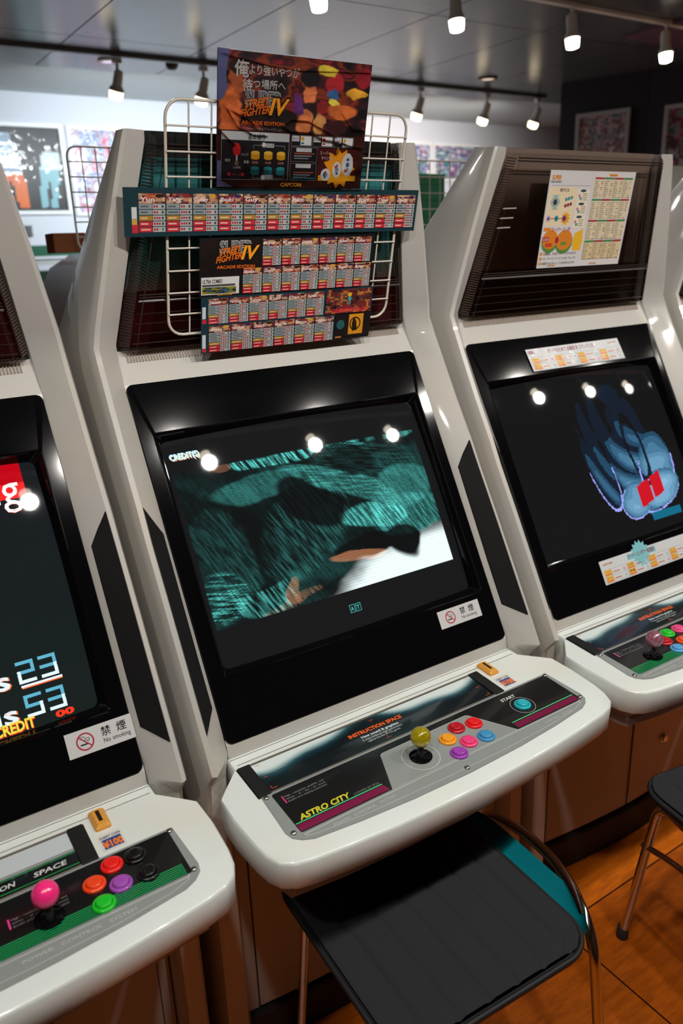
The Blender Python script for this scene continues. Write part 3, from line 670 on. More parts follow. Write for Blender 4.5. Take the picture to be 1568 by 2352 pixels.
def text_left(Q):
    def T(s, x, t, size, cols, w, bold=.01):
        for dx, dy, c in cols:
            vv, f = text_geo(s, bold); vv = vv * size; vv[:, 0] *= w / vv[:, 0].max(); h = Q.H()
            Q.add([Q.fn(x + a + dx, t - b + dy, h) for a, b in vv], f, 0, lin(c))
    T('ng', .196, .178, .075, [(0, 0, 'ff6a6a'), (0, -.001, 'f6eaea')], .060, .0)
    seg = {'2': 'abged', '3': 'abgcd', '5': 'afgcd', '0': 'abcdef'}
    def digit(ch, x, t, w, H):
        P = {'a': ((0, 1), (1, 1)), 'b': ((1, 1), (1, .5)), 'c': ((1, .5), (1, 0)), 'd': ((0, 0), (1, 0)), 'e': ((0, 0), (0, .5)), 'f': ((0, .5), (0, 1)), 'g': ((0, .5), (1, .5))}
        for k in seg[ch]:
            (a, b), (c, d) = P[k]
            col = 'e9fbff' if k in 'dec' else '5fb4cf'
            y0, y1 = t - b * H, t - d * H; x0, x1 = x + a * w, x + c * w; th = .0026
            h = Q.H(); Q.add([Q.fn(min(x0, x1) - th, max(y0, y1) + th, h), Q.fn(max(x0, x1) + th, max(y0, y1) + th, h), Q.fn(max(x0, x1) + th, min(y0, y1) - th, h), Q.fn(min(x0, x1) - th, min(y0, y1) - th, h)], [(0, 1, 2, 3)], 0, lin(col))
    for (a, b), t0 in ((('2', '3'), .466), (('5', '3'), .520)):
        digit(a, .184, t0 + .002, .022, .030); digit(b, .219, t0 + .002, .022, .030)
        for dx, c in ((.002, 'ff7a30'), (0, 'e8f8ff')): T('s', .147, t0 + .006, .042, [(dx, dx * .5, c)], .021, .02)
        digit('0', .118, t0 + .002, .022, .030)
    for dy, c in ((.002, 'ff7030'), (0, 'f2f8ff')):
        h = Q.H(); Q.add([Q.fn(.08, .477 + dy, h), Q.fn(.247, .477 + dy, h), Q.fn(.247, .4735 + dy, h), Q.fn(.08, .4735 + dy, h)], [(0, 1, 2, 3)], 0, lin(c))
    T('CREDIT', .128, .540, .023, [(.001, .0015, 'ff4020'), (0, 0, 'f4e24a')], .062, .03)
    T('00', .222, .538, .014, [(0, 0, 'ff3a1c')], .030, .05)

# --- plate artwork ----------------------------------------------------
def small_copy(Q, x, y, bar):
    Q.rect(x - .0045, y - .0015, x - .0022, y + .0165, bar)
    for k, s in enumerate(('High - resolution  graphics  and', 'stereo  -  of  -  the  -  art  sound', 'double your playing enjoyment!')):
        Q.text(s, x, y + .0115 - k * .0062, .0052, '8d8f8c', w=.074)
def lower_plate(Q, texts):
    Q.line([(-.31, -.534), (.31, -.5315), (.314, -.527)], .0013, 'c3cac8')
    pts = [(-.31, -.534), (-.307, -.5385), (-.29, -.543), (-.2, -.551), (-.06, -.5555), (.08, -.5568), (.2, -.5525), (.28, -.545), (.309, -.536), (.314, -.527)]
    Q.line(pts, .0012, 'b6bdbb')
    for s, x, w in texts: Q.text(s, x, -.5455, .0078, 'b9c0bf', w=w, bold=.0)
def plate_mid(Q):
    Q.poly(rrect(-.3125, -.529, .3205, -.4325, .004, 3), '0e0f10')
    trap = [(-.139, -.5295), (.1476, -.5295), (.099, -.449), (.094, -.4455), (-.100, -.4475), (-.106, -.451)]
    Q.poly(trap, '8d9492'); Q.line(trap[::-1] , .0012, 'a9b0ae'); 
    for x0, x1 in ((-.311, -.142), (.153, .316)):
        dx = .004 if x0 < 0 else -.004
        Q.poly([(x0, -.5265), (x1, -.5265), (x1 + (-.003 if x0 < 0 else 0), -.512), (x0, -.512)], '7c1243')
        for k in range(7): Q.rect(x0, -.5250 + k * .0021, x1 - (.002 if x0 < 0 else 0), -.5246 + k * .0021, '2c0c1c' if x0 > 0 else '650f38')
        Q.rect(x0, -.5103, x1 - (.004 if x0 < 0 else 0), -.5083, '4fd08c')
    Q.text('ASTRO CITY', -.300, -.5062, .0165, 'd8d53a', w=.094, bold=.03, shear=.25)
    Q.text('LICENSED BY SEGA', -.198, -.5060, .0060, '7c7f7c', w=.050, bold=0)
    small_copy(Q, -.296, -.4605, 'e0337f')
    lower_plate(Q, [('POWER   CONTROL   SYSTEM', -.262, .118), ('CONTROL   SYSTEM', .205, .072)])
    Q.ring(-.0485, -.491, .034, .0009, 'd6dbd9'); Q.ring(.2096, -.481, .0245, .0007, 'c9cfcd')
    Q.text('START', .183, -.4535, .0110, 'd9dddc', w=.036, bold=.02)
def green_plate(Q, lx, joy):
    Q.poly(rrect(lx, -.5265, .3195, -.4325, .004, 3), '0d0e0f')
    for k in range(6): Q.rect(lx + .001, -.5250 + k * .0038, .312, -.5231 + k * .0038, '129a56')
    lower_plate(Q, [('POWER   CONTROL   SYSTEM', max(lx, -.28) + .025, .15)])
def plate_right(Q):
    green_plate(Q, -.3125, None); small_copy(Q, -.289, -.4605, 'e36aa0')
def plate_left(Q):
    Q.poly(rrect(-.3125, -.529, .028, -.4325, .004, 3), '0d0e0f')
    Q.rect(-.311, -.5265, .020, -.512, '8c1a55')
    for k in range(6): Q.rect(-.311, -.5245 + k * .0024, .020, -.5239 + k * .0024, '2c0c1c')
    Q.rect(-.311, -.5103, .020, -.5083, '4fd08c')
    green_plate(Q, .055, None); small_copy(Q, .082, -.4825, 'f04aa0')
def card_teal(Q):
    def f(U, V):
        n = .5 * fbm(U, V, 6, 2); e = ss(V + .22 * np.sin(U * 9 + .6) + .25 * np.sin(U * 21 + 1) * .3, .48 + n * .25, 1.02)
        return palette(e, ['081318', '12303a', '2a515b', '86a8ac', 'dbe8e6'])
    Q.raster(f, 110, 18, -.307, -.4235, .189, -.351)
    Q.text('INSTRUCTION SPACE', -.124, -.3835, .0125, 'f0621c', w=.118, bold=.04)
    Q.text('New sound & graphics', -.105, -.3945, .0085, 'd6dfe0', w=.082, bold=.02)
    Q.text('A state-of-the-art high performance', -.108, -.4020, .0065, 'c2cccd', w=.088)
    Q.text('cabinet that fits 3D CG games.', -.100, -.4088, .0065, 'c2cccd', w=.072)
    for x, y, a, b in ((-.062, -.3585, 1, -1), (-.062, -.4165, 1, 1)):
        Q.rect(x - .006, y - .0005, x + .006, y + .0005, 'c23d22'); Q.rect(x - .0005, y - (.006 if b < 0 else 0), x + .0005, y + (.006 if b > 0 else 0), 'c23d22')
    for x, s in ((-.302, 1), (.183, -1)):
        for y in (-.3555, -.418): Q.rect(min(x, x + .010 * s), y - .0005, max(x, x + .010 * s), y + .0005, 'e0521c')
        Q.rect(min(x, x + .008 * s), -.3885, max(x, x + .008 * s), -.3875, 'e0521c'); Q.rect(x - .0005, -.418, x + .0005, -.411, 'e0521c')
def card_white(Q):
    Q.rect(-.307, -.4235, .189, -.351, 'c6cfd2'); Q.rect(-.307, -.4235, .189, -.3865, '8f9694'); Q.rect(-.307, -.4235, .189, -.3925, '0d0f10')
    for y in (-.3945, -.4185): Q.rect(-.307, y - .0012, .189, y + .0004, '1f9a4c')
    Q.text('INSTRUCTION', .012, -.4115, .0125, 'd3d8d7', w=.088, bold=.02, shear=.2); Q.text('SPACE', .126, -.4115, .0125, 'd3d8d7', w=.046, bold=.02, shear=.2)

PINK = mat('ball_pink', 'ff2f86', .22, coat=.6)
YEL = mat('ball_yellow_clear', 'd6c21a', .08, coat=1, trans=.55, vary=(160, .9, '8a7400'))
PUR = mat('ball_rose_clear', 'c27f96', .08, coat=1, trans=.45, vary=(150, .9, '7a2f4a'))
def mq_left(w): return lin('6a564c') if w > .1 else lin('7a2a34')
def mq_mid(w):
    if w < .105: return np.array(lin('8a1a34')) * (1.1 - .6 * w / .105) + np.array(lin('4a3c40')) * .3
    q = (w - .105) / .26; return palette(np.array(q), ['b0a8a4', '6cb4b6', '38b0b4', '2a3538', '1a2023', '58ccd8', '1d2224', '161b1d'])
def mq_right(w): return np.array(lin('8a7b72')) if w > .1 else np.array(lin('352b28'))
def mq_far(w): return lin('43352e')

cabinet(dict(x=0, y=0, label='white arcade machine in the middle with the teal picture on its screen and yellow joystick', picture=picture_mid, screen_label='dark curved screen with a teal and black picture',
    screen_text=text_mid, marquee=mq_mid, plate=plate_mid, card=card_teal, joy=(-.0485, -.491), ball=YEL, ball_label='clear yellow ball top',
    buttons=[(.0553, -.4655, 'b90f1c', 'dark red'), (.0918, -.4725, 'e8161c', 'bright red'), (.0205, -.4820, 'f5a01c', 'orange'), (.0480, -.5070, 'f0417f', 'pink'), (.0852, -.5120, '3f93c4', 'blue'), (.0130, -.5210, 'a03fb4', 'purple'), (.2094, -.4805, '1fb0bd', 'turquoise start')],
    stickers=[no_smoking(.1745, .2865, .5665, .6030)]))
cabinet(dict(x=-.8011, y=.0202, rot=.00088, label='white arcade machine at the left with red lettering on its screen and pink joystick', picture=picture_left, screen_label='dark screen with a red banner and race times',
    screen_text=text_left, marquee=mq_left, plate=plate_left, card=card_white, joy=(.127, -.4929), ball=PINK, ball_label='solid pink ball top',
    buttons=[(.2260, -.4515, 'f0231c', 'red'), (.1940, -.4722, 'f5491c', 'orange red'), (.2260, -.4915, 'a552b8', 'purple'), (.1952, -.5120, '1fc62c', 'green'), (.2602, -.4535, '101112', 'black'), (.2652, -.4940, '101113', 'black')],
    stickers=[no_smoking(.2230, .3315, .5680, .6080)], smoke=2))
cabinet(dict(x=.8056, y=-.0164, rot=-.01658, label='white arcade machine right of the middle one with folded blue shapes on its screen', picture=picture_right, screen_label='dark screen with pale blue folded shapes and a red patch',
    marquee=mq_right, plate=plate_right, card=card_teal, joy=(-.2289, -.4950), ball=PUR, ball_label='clear rose ball top',
    buttons=[(-.1250, -.4545, '1fc62c', 'green'), (-.0870, -.4560, 'ee4f8c', 'pink'), (-.1585, -.4735, 'b90f1c', 'dark red'), (-.1200, -.4925, 'f5581c', 'orange'), (-.1600, -.5065, '5aa6dc', 'blue'), (-.0840, -.4940, 'e8161c', 'red')], smoke=2, glints=1))
cabinet(dict(x=1.615, y=-.03, rot=-.0166, label='white arcade machine cut off by the right edge of the photo', picture=picture_left, screen_label='dark screen',
    marquee=mq_far, plate=plate_right, card=card_teal, joy=(-.2289, -.4950), ball=PINK, ball_label='pink ball top', buttons=[(-.125, -.4545, '1fc62c', 'green')], smoke=2))

# ------------------------------------------------------------------ wire racks
def wire_rack(origin, wv, x0, x1, w0, w1, pitch, label, th=.0026, skew=0, r=.028):
    """origin(x, w) -> point on the rack plane"""
    t = thing('wire_rack', label, 'wire rack', (0, 0, 0))
    f = lambda x, w: Vector(origin(x + skew * w, w))
    out = [f(x, w) for x, w in rrect(x0, w0, x1, w1, r, 5)]
    obj('rim_wire', MB().tube(out, th, 10, closed=True), WIRE, t, smooth=60)
    n = max(1, round((x1 - x0) / pitch)); k = max(1, round((w1 - w0) / pitch)); off = Vector(origin(0, 0, .004)) - Vector(origin(0, 0, 0))
    for i in range(1, n): x = x0 + (x1 - x0) * i / n; obj('wire', MB().tube([f(x, w0), f(x, w1)], th * .62, 8), WIRE, t, smooth=60)
    for i in range(1, k): w = w0 + (w1 - w0) * i / k; obj('wire', MB().tube([f(x0, w) + off, f(x1, w) + off], th * .62, 8), WIRE, t, smooth=60)
    return t
wire_rack(lambda x, w, h=0: MQ(x, w, .0255 + h), 0, -.2365, .2555, .030, .4185, .0405, 'cream wire grid rack on the middle machine marquee, holding the posters', skew=-.0)
rear = lambda x, w, h=0: (x, 1.0 - .0 - h, w)
wire_rack(rear, 0, -.095, .31, 1.548, 1.825, .042, 'white wire grid rack behind, between the left and middle machines', th=.003)
wire_rack(rear, 0, .96, 1.49, 1.548, 1.82, .05, 'white wire grid rack behind, right of the middle machine', th=.003)

# ------------------------------------------------------------------ laminated sheets on the marquees
RED, DRED, YELO, CELL, MUST = 'c22a3a', '8d1a2e', 'c9962f', 'c9d2d4', 'a8812c'
def moves_column(Q, x0, x1, y0, y1, name, seed, cols=('c8743a', '8a2f3a', '34262c', 'd9b08a', '5b2230'), rows=6):
    r = random.Random(seed); w = x1 - x0; hh = y1 - y0; hd = hh * .255
    Q.raster(lambda U, V: palette(np.clip((fbm(U, V, 3, seed) - .2) * 1.7, 0, 1), cols), 8, 5, x0, y1 - hd, x1, y1)
    Q.disc(x0 + w * .78, y1 - hd * .5, w * .13, 'b98a68', r2=hd * .33, n=12); Q.disc(x0 + w * .78, y1 - hd * .25, w * .15, ['2b1a14', '8a2a2a', 'c7a13a', '3a2a5a'][seed % 4], r2=hd * .2, n=10)
    Q.text(name, x0 + w * .04, y1 - hd * .78, hd * .62, 'ead9dc', w=w * .55, bold=.02, shear=.2)
    rh = (hh - hd) / rows
    for k in range(rows):
        a = y1 - hd - (k + 1) * rh + rh * .07; b = a + rh * .86; lc = CELL if k < 3 else (MUST if k == 3 else RED)
        if rows == 5: lc = CELL if k < 2 else (MUST if k == 2 else RED)
        Q.rect(x0, a, x0 + w * .5, b, '8d999c' if lc == CELL else lc); Q.rect(x0 + w * .52, a, x1, b, 'adb1af')
        Q.rect(x0 + w * .06, a + rh * .3, x0 + w * (.3 + .15 * r.random()), a + rh * .55, '4a5558' if lc == CELL else 'e3b9a8')
        for q in range(2 + r.randint(0, 1)): Q.disc(x0 + w * (.59 + .095 * q), (a + b) / 2, w * .038, 'a81f35', r2=rh * .24, n=8)
        Q.disc(x0 + w * .9, (a + b) / 2, w * .045, '3a4448' if k < 4 else '2f7f8a', r2=rh * .26, n=8)
def sheet(name, label, mk, fn, u0, v0, u1, v1, base, m=LAMI2, th=.0006, group=None):
    Q = Print(fn); Q.add([fn(u0, v0, -th), fn(u1, v0, -th), fn(u1, v1, -th), fn(u0, v1, -th), fn(u0, v0, 0), fn(u1, v0, 0), fn(u1, v1, 0), fn(u0, v1, 0)],
                        [(0, 3, 2, 1), (4, 5, 6, 7), (0, 1, 5, 4), (1, 2, 6, 5), (2, 3, 7, 6), (3, 0, 4, 7)], 0, lin(base))
    mk(Q); return tag(obj(name, Q, m), label, 'poster', group)
MQo = lambda off: (lambda u, v, h: MQ(u, v, off + h))
def wide(Q):
    names = ['Yun', 'Yang', 'Dudley', 'Ibuki', 'Guy', 'Cody', 'Makoto', 'Adon', 'Hakan', 'Juri', 'T.Hawk', 'Dee Jay']
    x = np.linspace(-.2905, .2905, 13)
    Q.rect(-.302, .2135, -.293, .223, DRED); Q.rect(-.302, .2235, -.293, .2360, 'c8a14a'); Q.rect(-.302, .2365, -.293, .2550, 'c9d2d4'); Q.rect(-.302, .2140, -.2915, .2270, RED)
    for k in range(12): moves_column(Q, x[k] + .0012, x[k + 1] - .0012, .2145, .2765, names[k], 40 + k, rows=5)
sheet('move_list_sheet', 'wide dark teal move list strip across the middle machine marquee', wide, MQo(.036), -.3155, .2075, .297, .2858, '14363f')
LOGO_H = .0
def game_logo(Q, x, y, w):
    k = w / .1
    Q.text('SUPER', x + .012 * k, y + .014 * k, .034 * k, '9fa2a4', w=.078 * k, bold=.05); Q.k += 40; Q.text('SUPER', x + .013 * k, y + .016 * k, .030 * k, '5a5c60', w=.074 * k, bold=.0)
    Q.text('STREET', x + .012 * k, y + .009 * k, .017 * k, '1a0f0a', w=.048 * k, bold=.08, shear=.4, rot=.16); Q.k += 40; Q.text('STREET', x + .012 * k, y + .009 * k, .017 * k, 'e8761f', w=.048 * k, bold=.03, shear=.4, rot=.16)
    Q.text('FIGHTER', x + .004 * k, y - .006 * k, .017 * k, '1a0f0a', w=.060 * k, bold=.08, shear=.4, rot=.16); Q.k += 40; Q.text('FIGHTER', x + .004 * k, y - .006 * k, .017 * k, 'e06a18', w=.060 * k, bold=.03, shear=.4, rot=.16)
    Q.text('IV', x + .060 * k, y + .0 * k, .040 * k, '1a0f0a', w=.038 * k, bold=.09, shear=.3); Q.k += 40; Q.text('IV', x + .061 * k, y + .001 * k, .038 * k, 'f2a01f', w=.035 * k, bold=.03, shear=.3)
    Q.text('ARCADE EDITION', x + .006 * k, y - .017 * k, .0085 * k, 'd8641f', w=.088 * k, bold=.03)
def chart_top(Q):
    Q.raster(lambda U, V: palette(np.clip(fbm(U, V, 5, 3) * 1.2 - .4, 0, 1) ** 2, ['0c0b0c', '241512', '5a2a16', '9c4c1f']), 30, 16, -.1800, .138, -.066, .1995)
    game_logo(Q, -.155, .165, .088)
    Q.rect(-.1800, .104, -.104, .1355, 'd2d4d2'); Q.text('ULTRA COMBO', -.178, .1245, .0100, '1c1c1e', w=.040, bold=.03); Q.rect(-.178, .1185, -.112, .1225, '4a4a4c')
    Q.raster(lambda U, V: palette(fbm(U, V, 6, 77), ['0f1a2a', '3a6f9a', '14130f', '7a8a2a', 'b0602a', '101010']), 20, 8, -.178, .1055, -.110, .1175)
    Q.text('CAPCOM', -.148, .1018, .0048, 'c98a2a', w=.03, bold=.03)
    nm = ['Ryu', 'Ken', 'Honda', 'Viper', 'Abel', 'Rufus', 'Blanka', 'Zangief', 'Guile', 'Balrog', 'Vega', 'Sagat', 'Rose']
    x = np.linspace(-.058, .1885, 7)
    for k in range(6): moves_column(Q, x[k] + .001, x[k + 1] - .001, .152, .200, nm[k], 60 + k)
    x = np.linspace(-.098, .1915, 8)
    for k in range(7): moves_column(Q, x[k] + .001, x[k + 1] - .001, .103, .150, nm[6 + k], 70 + k)
def chart_low(Q):
    nm = ['Dhalsim', 'Fei Long', 'Cammy', 'Gen', 'Dan', 'Sakura', 'Akuma', 'Gouken', 'Seth', 'Fuerte', 'Bison', 'Hakan']
    Q.rect(-.1775, .060, -.1705, .082, 'c9d2d4'); Q.rect(-.1775, .004, -.1705, .030, 'c9d2d4'); Q.rect(-.1775, .051, -.1695, .0590, RED); Q.rect(-.1775, -.003, -.1695, .0035, RED)
    x = np.linspace(-.1665, .0865, 7)
    for k in range(6): moves_column(Q, x[k] + .001, x[k + 1] - .001, .0495, .0965, nm[k], 80 + k)
    x = np.linspace(-.1655, .1130, 7)
    for k in range(6): moves_column(Q, x[k] + .001, x[k + 1] - .001, -.004, .0465, nm[6 + k], 90 + k)
    Q.raster(lambda U, V: palette(np.clip((fbm(U, V, 5, 93) - .25) * 1.9, 0, 1), ['12101a', '7a2a22', '2a2a2e', 'c9722f', '1a2f3a', '8a1f2c']), 22, 14, .090, .050, .200, .0985)
    Q.text('SAVING ATTACK', .106, .051, .0125, 'e0323a', w=.085, bold=.03, shear=.2)
    for q in range(3): Q.disc(.147, .087 - q * .008, .0045, ['e0b02a', '38a0a8', '6a6a6a'][q], n=12)
    Q.rect(.116, -.002, .204, .0485, '0e0e12'); Q.rect(.150, .004, .186, .046, 'd8901f'); Q.ring(.166, .026, .014, .003, '2a1408'); Q.poly([(.160, .010), (.172, .012), (.169, .030), (.163, .041), (.158, .028)], '1c120c')
    Q.disc(.130, .026, .010, '1f5a5c', n=14); Q.rect(.119, -.0015, .134, .0015, 'c9762f')
sheet('move_list_sheet', 'upper dark move list sheet with the logo, on the wire rack below the wide strip', chart_top, MQo(.041), -.1830, .1005, .1955, .2040, '101216')
sheet('move_list_sheet', 'lower move list sheet with the yellow figure box, hanging over the white ledge', chart_low, MQo(.0415), -.1800, -.0055, .2050, .1000, '123440')
def big(Q):
    bl = ((-.125, .405, .022, .040, 'a5552a'), (-.112, .455, .015, .022, '8a4524'), (-.110, .474, .018, .012, '140c0a'), (.028, .445, .013, .020, 'a9603a'), (.028, .466, .020, .014, '0f0d12'), (.028, .415, .022, .014, '1c1318'),
          (.078, .460, .020, .018, '8c1f26'), (.062, .478, .020, .008, 'b8a838'), (.075, .443, .013, .010, '2a4f7a'), (.078, .431, .014, .006, 'b8b040'), (.100, .418, .034, .014, 'a5582a'), (.128, .446, .026, .009, 'c4922f'),
          (.018, .400, .020, .022, 'a8623a'), (.006, .422, .012, .020, '4a2458'), (.052, .395, .014, .018, 'a07040'), (.138, .474, .020, .018, '7a1a24'), (.130, .385, .024, .012, '0f0d10'), (.090, .392, .020, .014, '2a1414'), (-.040, .400, .050, .016, '120d0e'))
    def art(U, V):
        wu = U + .05 * (fbm(U, V, 9, 51) - .5); wv = V + .10 * (fbm(U, V, 9, 61) - .5)
        c = palette(np.clip((fbm(wu, wv, 6, 12) - .30) * 1.8, 0, 1), ['0c0a0e', '1c1216', '33141a', '6e2c18', '1c1018', '7a1a22', '3a2014'])
        tex = .45 + 1.0 * fbm(wu, wv, 14, 23)
        for cx, cy_, ra, rb_, col in bl:
            x = (wu * .3015 - .1485 - cx) / ra; y = (wv * .1175 + .378 - cy_) / rb_; m = 1 - ss(np.hypot(x, y), .82, 1.05)
            c = c * (1 - m[..., None]) + m[..., None] * np.array(lin(col)) * tex[..., None]
        return c * 1.9
    Q.raster(art, 200, 84, -.1485, .378, .153, .4955)
    Q.k += 260
    Q.rect(-.1495, .4952, .1535, .4968, 'c9cdd4')
    Q.poly([(-.149, .420), (-.149, .4965), (-.128, .4960), (-.134, .46), (-.131, .44), (-.139, .425)], '5a5f8c')
    Q.text('俺', -.1185, .4600, .0270, 'e9e6e2', bold=.03); Q.text('より強いやつが', -.092, .4640, .0165, 'e9e6e2', w=.096, bold=.03)
    Q.text('待', -.104, .4390, .0200, 'e9e6e2', bold=.03); Q.text('つ場所へ', -.084, .4440, .0150, 'e9e6e2', w=.062, bold=.03)
    game_logo(Q, -.110, .404, .094)
    Q.text('スーパーストリートファイターⅣ  アーケードエディション', -.108, .3795, .0052, 'e0ddd8', w=.082, bold=.01)
    Q.rect(-.141, .3005, -.0095, .3760, '17171f'); Q.frame(-.141, .3005, -.0095, .3760, .0007, 'b9bcc0'); Q.rect(-.141, .3630, -.0095, .3760, 'c3c6c8')
    Q.text('基本操作', -.091, .3645, .0110, '3a3c40', w=.034, bold=.03)
    Q.disc(-.112, .3480, .0075, 'd0202c', r2=.0105, n=20); Q.rect(-.1133, .328, -.1105, .339, 'c9c9c9'); Q.disc(-.112, .3265, .004, '6a5a3a', n=12)
    Q.text('ジャンプ', -.104, .3385, .0052, 'd8d8d8', w=.0145); Q.text('しゃがむ', -.118, .3180, .0048, 'd8d8d8', w=.0145); Q.text('後退', -.134, .329, .005, 'd8d8d8'); Q.text('前進', -.098, .327, .005, 'd8d8d8')
    Q.text('アピール', -.121, .3065, .0045, 'd04a5a', w=.018); Q.disc(-.126, .3085, .003, 'd0302c', n=10); Q.disc(-.100, .3085, .003, 'd0302c', n=10)
    for k in range(3):
        x = -.076 + .0255 * k
        for y, c, c2 in ((.340, 'dca01c', 'f0c24a'), (.315, '14707a', '2a98a2')):
            Q.rect(x - .0085, y - .004, x + .0085, y + .004, c); Q.disc(x, y - .004, .0085, c, r2=.0032, n=20); Q.disc(x, y + .004, .0085, c2, r2=.0032, n=20)
        Q.text(['弱', '中', '強'][k] + '攻撃', x - .006, .3265, .0044, 'd89a7a', w=.012)
    Q.line([(-.080, .350), (-.080, .356), (-.018, .356), (-.018, .350)], .0006, 'aab0b2'); Q.rect(-.056, .353, -.040, .3595, 'b9bcc0'); Q.text('パンチ', -.055, .3540, .0055, '17171f', w=.014, bold=.02)
    Q.line([(-.080, .3085), (-.080, .3030), (-.018, .3030), (-.018, .3085)], .0006, 'aab0b2'); Q.rect(-.056, .3020, -.040, .3085, 'b9bcc0'); Q.text('キック', -.055, .3030, .0055, '17171f', w=.014, bold=.02)
    Q.star(-.060, .3570, .005, 'd8dadb'); Q.star(-.060, .3045, .005, 'd8dadb')
    for k in range(3):
        a = -.005 + .045 * k; Q.rect(a, .3575, a + .0425, .3750, '17161c'); Q.frame(a, .3575, a + .0425, .3750, .0006, '8f9396'); Q.rect(a + .001, .365, a + .016, .374, 'd0d3d4'); Q.rect(a + .0185, .359, a + .041, .374, 'dfe1e2')
        Q.text(['投げ', '挑発', 'アピール'][k], a + .002, .3675, .0045, '2a2a2c', w=.012)
        Q.disc(a + .023, .3695, .0032, ['dca01c', 'd0202c', 'dca01c'][k], n=12); Q.disc(a + .023, .3625, .0034, ['14707a', 'd0202c', '14707a'][k], r2=.0016, n=12)
    for y0, y1 in ((.332, .3555), (.3005, .3290)): 
        Q.rect(-.005, y0, .050, y1, '15141a'); Q.frame(-.005, y0, .050, y1, .0006, '8f9396'); Q.rect(.006, y1 - .0075, .038, y1 - .001, 'cfd1d2')
        for k in range(3): Q.rect(.002, y0 + .0125 - k * .0040, .044 - .006 * k, y0 + .0142 - k * .0040, ['b5553a', '9aa0a4', '8a9094'][k])
    Q.rect(.0, .3030, .047, .3055, '1f6f78')
    Q.rect(.052, .3005, .138, .3555, '4a1016'); Q.star(.100, .322, .036, 'e89a1c', 11, .72); Q.rect(.055, .3005, .138, .310, 'e8a81c'); 
    for cx, cy_, a_, b_ in ((.118, .329, .0125, .020), (.095, .320, .0095, .014), (.071, .311, .0105, .0105)):
        Q.disc(cx, cy_, a_, 'cfd4da', r2=b_, n=26); rq = random.Random(int(cx * 1000))
        for q in range(6):
            x_, y_ = cx + a_ * .5 * (rq.random() - .5), cy_ + b_ * 1.1 * (rq.random() - .5); Q.poly([(x_ - .004 * rq.random() - .001, y_ - .003), (x_ + .004 * rq.random(), y_ - .004 * rq.random()), (x_ + .002, y_ + .005 * rq.random()), (x_ - .003, y_ + .003)], rq.choice(['6f8fa8', 'a85a3a', '8a2a3a', '3a4a5a']))
    Q.text('スーパー', .056, .3450, .0068, 'f0e6e2', w=.022, bold=.03); Q.text('キャンセル', .060, .3370, .0068, 'f0e6e2', w=.026, bold=.03)
    Q.poly([(-.149, .288), (-.149, .330), (-.141, .330), (-.141, .298), (-.118, .288)], '6a70a0'); 
    Q.text('CAPCOM', -.024, .2900, .0085, 'd99a2c', w=.044, bold=.05)
def bend(off):
    def f(u, v, h):
        c = .022 * (u + .15) * max(0, (v - .378)) * 3.4
        x, y, z = MQ(u, v, off + h + c); return (x, y, z)
    return f
Qb = Print(bend(.034))
Qb.raster(lambda U, V: palette(0 * U, ['3a1712', '3a1712']), 24, 16, -.1495, .2868, .1535, .4968)
Q2 = Print(bend(.0343)); big(Q2); b0 = len(Qb.v); Qb.v += Q2.v; Qb.f += [[i + b0 for i in f] for f in Q2.f]; Qb.m += Q2.m; Qb.c += Q2.c
bp = thing('game_poster', 'large colourful laminated poster with Japanese lettering standing on top of the middle machine', 'poster', (0, 0, 0))
obj('printed_sheet', Qb, LAMI2, bp)
slv = Print(bend(.0388)); N1, N2 = 150, 105
RIDGES = [((-.130, .416), (-.085, .398), (-.072, .385), (-.058, .376)), ((-.130, .416), (-.108, .388), (-.080, .376), (-.055, .3755)), ((-.150, .392), (-.138, .378), (-.117, .360)), ((-.020, .392), (-.008, .4045), (.030, .404), (.072, .388), (.104, .370)),
          ((-.020, .392), (-.004, .385), (.032, .386), (.062, .374), (.100, .371)), ((.100, .372), (.118, .366), (.146, .364)), ((.100, .371), (.090, .352)), ((-.140, .494), (-.06, .484), (.0, .480), (.08, .484), (.15, .488)), ((.10, .42), (.125, .395), (.15, .393))]
def segd(p, a, b):
    ax, ay = b[0] - a[0], b[1] - a[1]; t_ = max(0, min(1, ((p[0] - a[0]) * ax + (p[1] - a[1]) * ay) / (ax * ax + ay * ay))); return math.hypot(p[0] - a[0] - t_ * ax, p[1] - a[1] - t_ * ay)
def wr(u, v):
    U, V = np.array([[(u + .1515) / .307]]), np.array([[(v - .285) / .2135]])
    d_ = min(segd((u, v), p, q) for R_ in RIDGES for p, q in zip(R_, R_[1:]))
    return .0022 * float(fbm(U, V, 4, 44)[0, 0]) + .0008 * math.exp(-(d_ / .0030) ** 2)
vs = []
for j in range(N2 + 1):
    for i in range(N1 + 1):
        u, v = -.1515 + .307 * i / N1, .285 + .2135 * j / N2; vs.append(slv.fn(u, v, wr(u, v)))
slv.add(vs, [(j * (N1 + 1) + i, j * (N1 + 1) + i + 1, (j + 1) * (N1 + 1) + i + 1, (j + 1) * (N1 + 1) + i) for j in range(N2) for i in range(N1)])
sl_ = obj('plastic_sleeve', slv, smoke_mat('clear_sleeve', 'ffffff', .07), bp, smooth=80); sl_['label'] = 'wrinkled clear plastic sleeve'

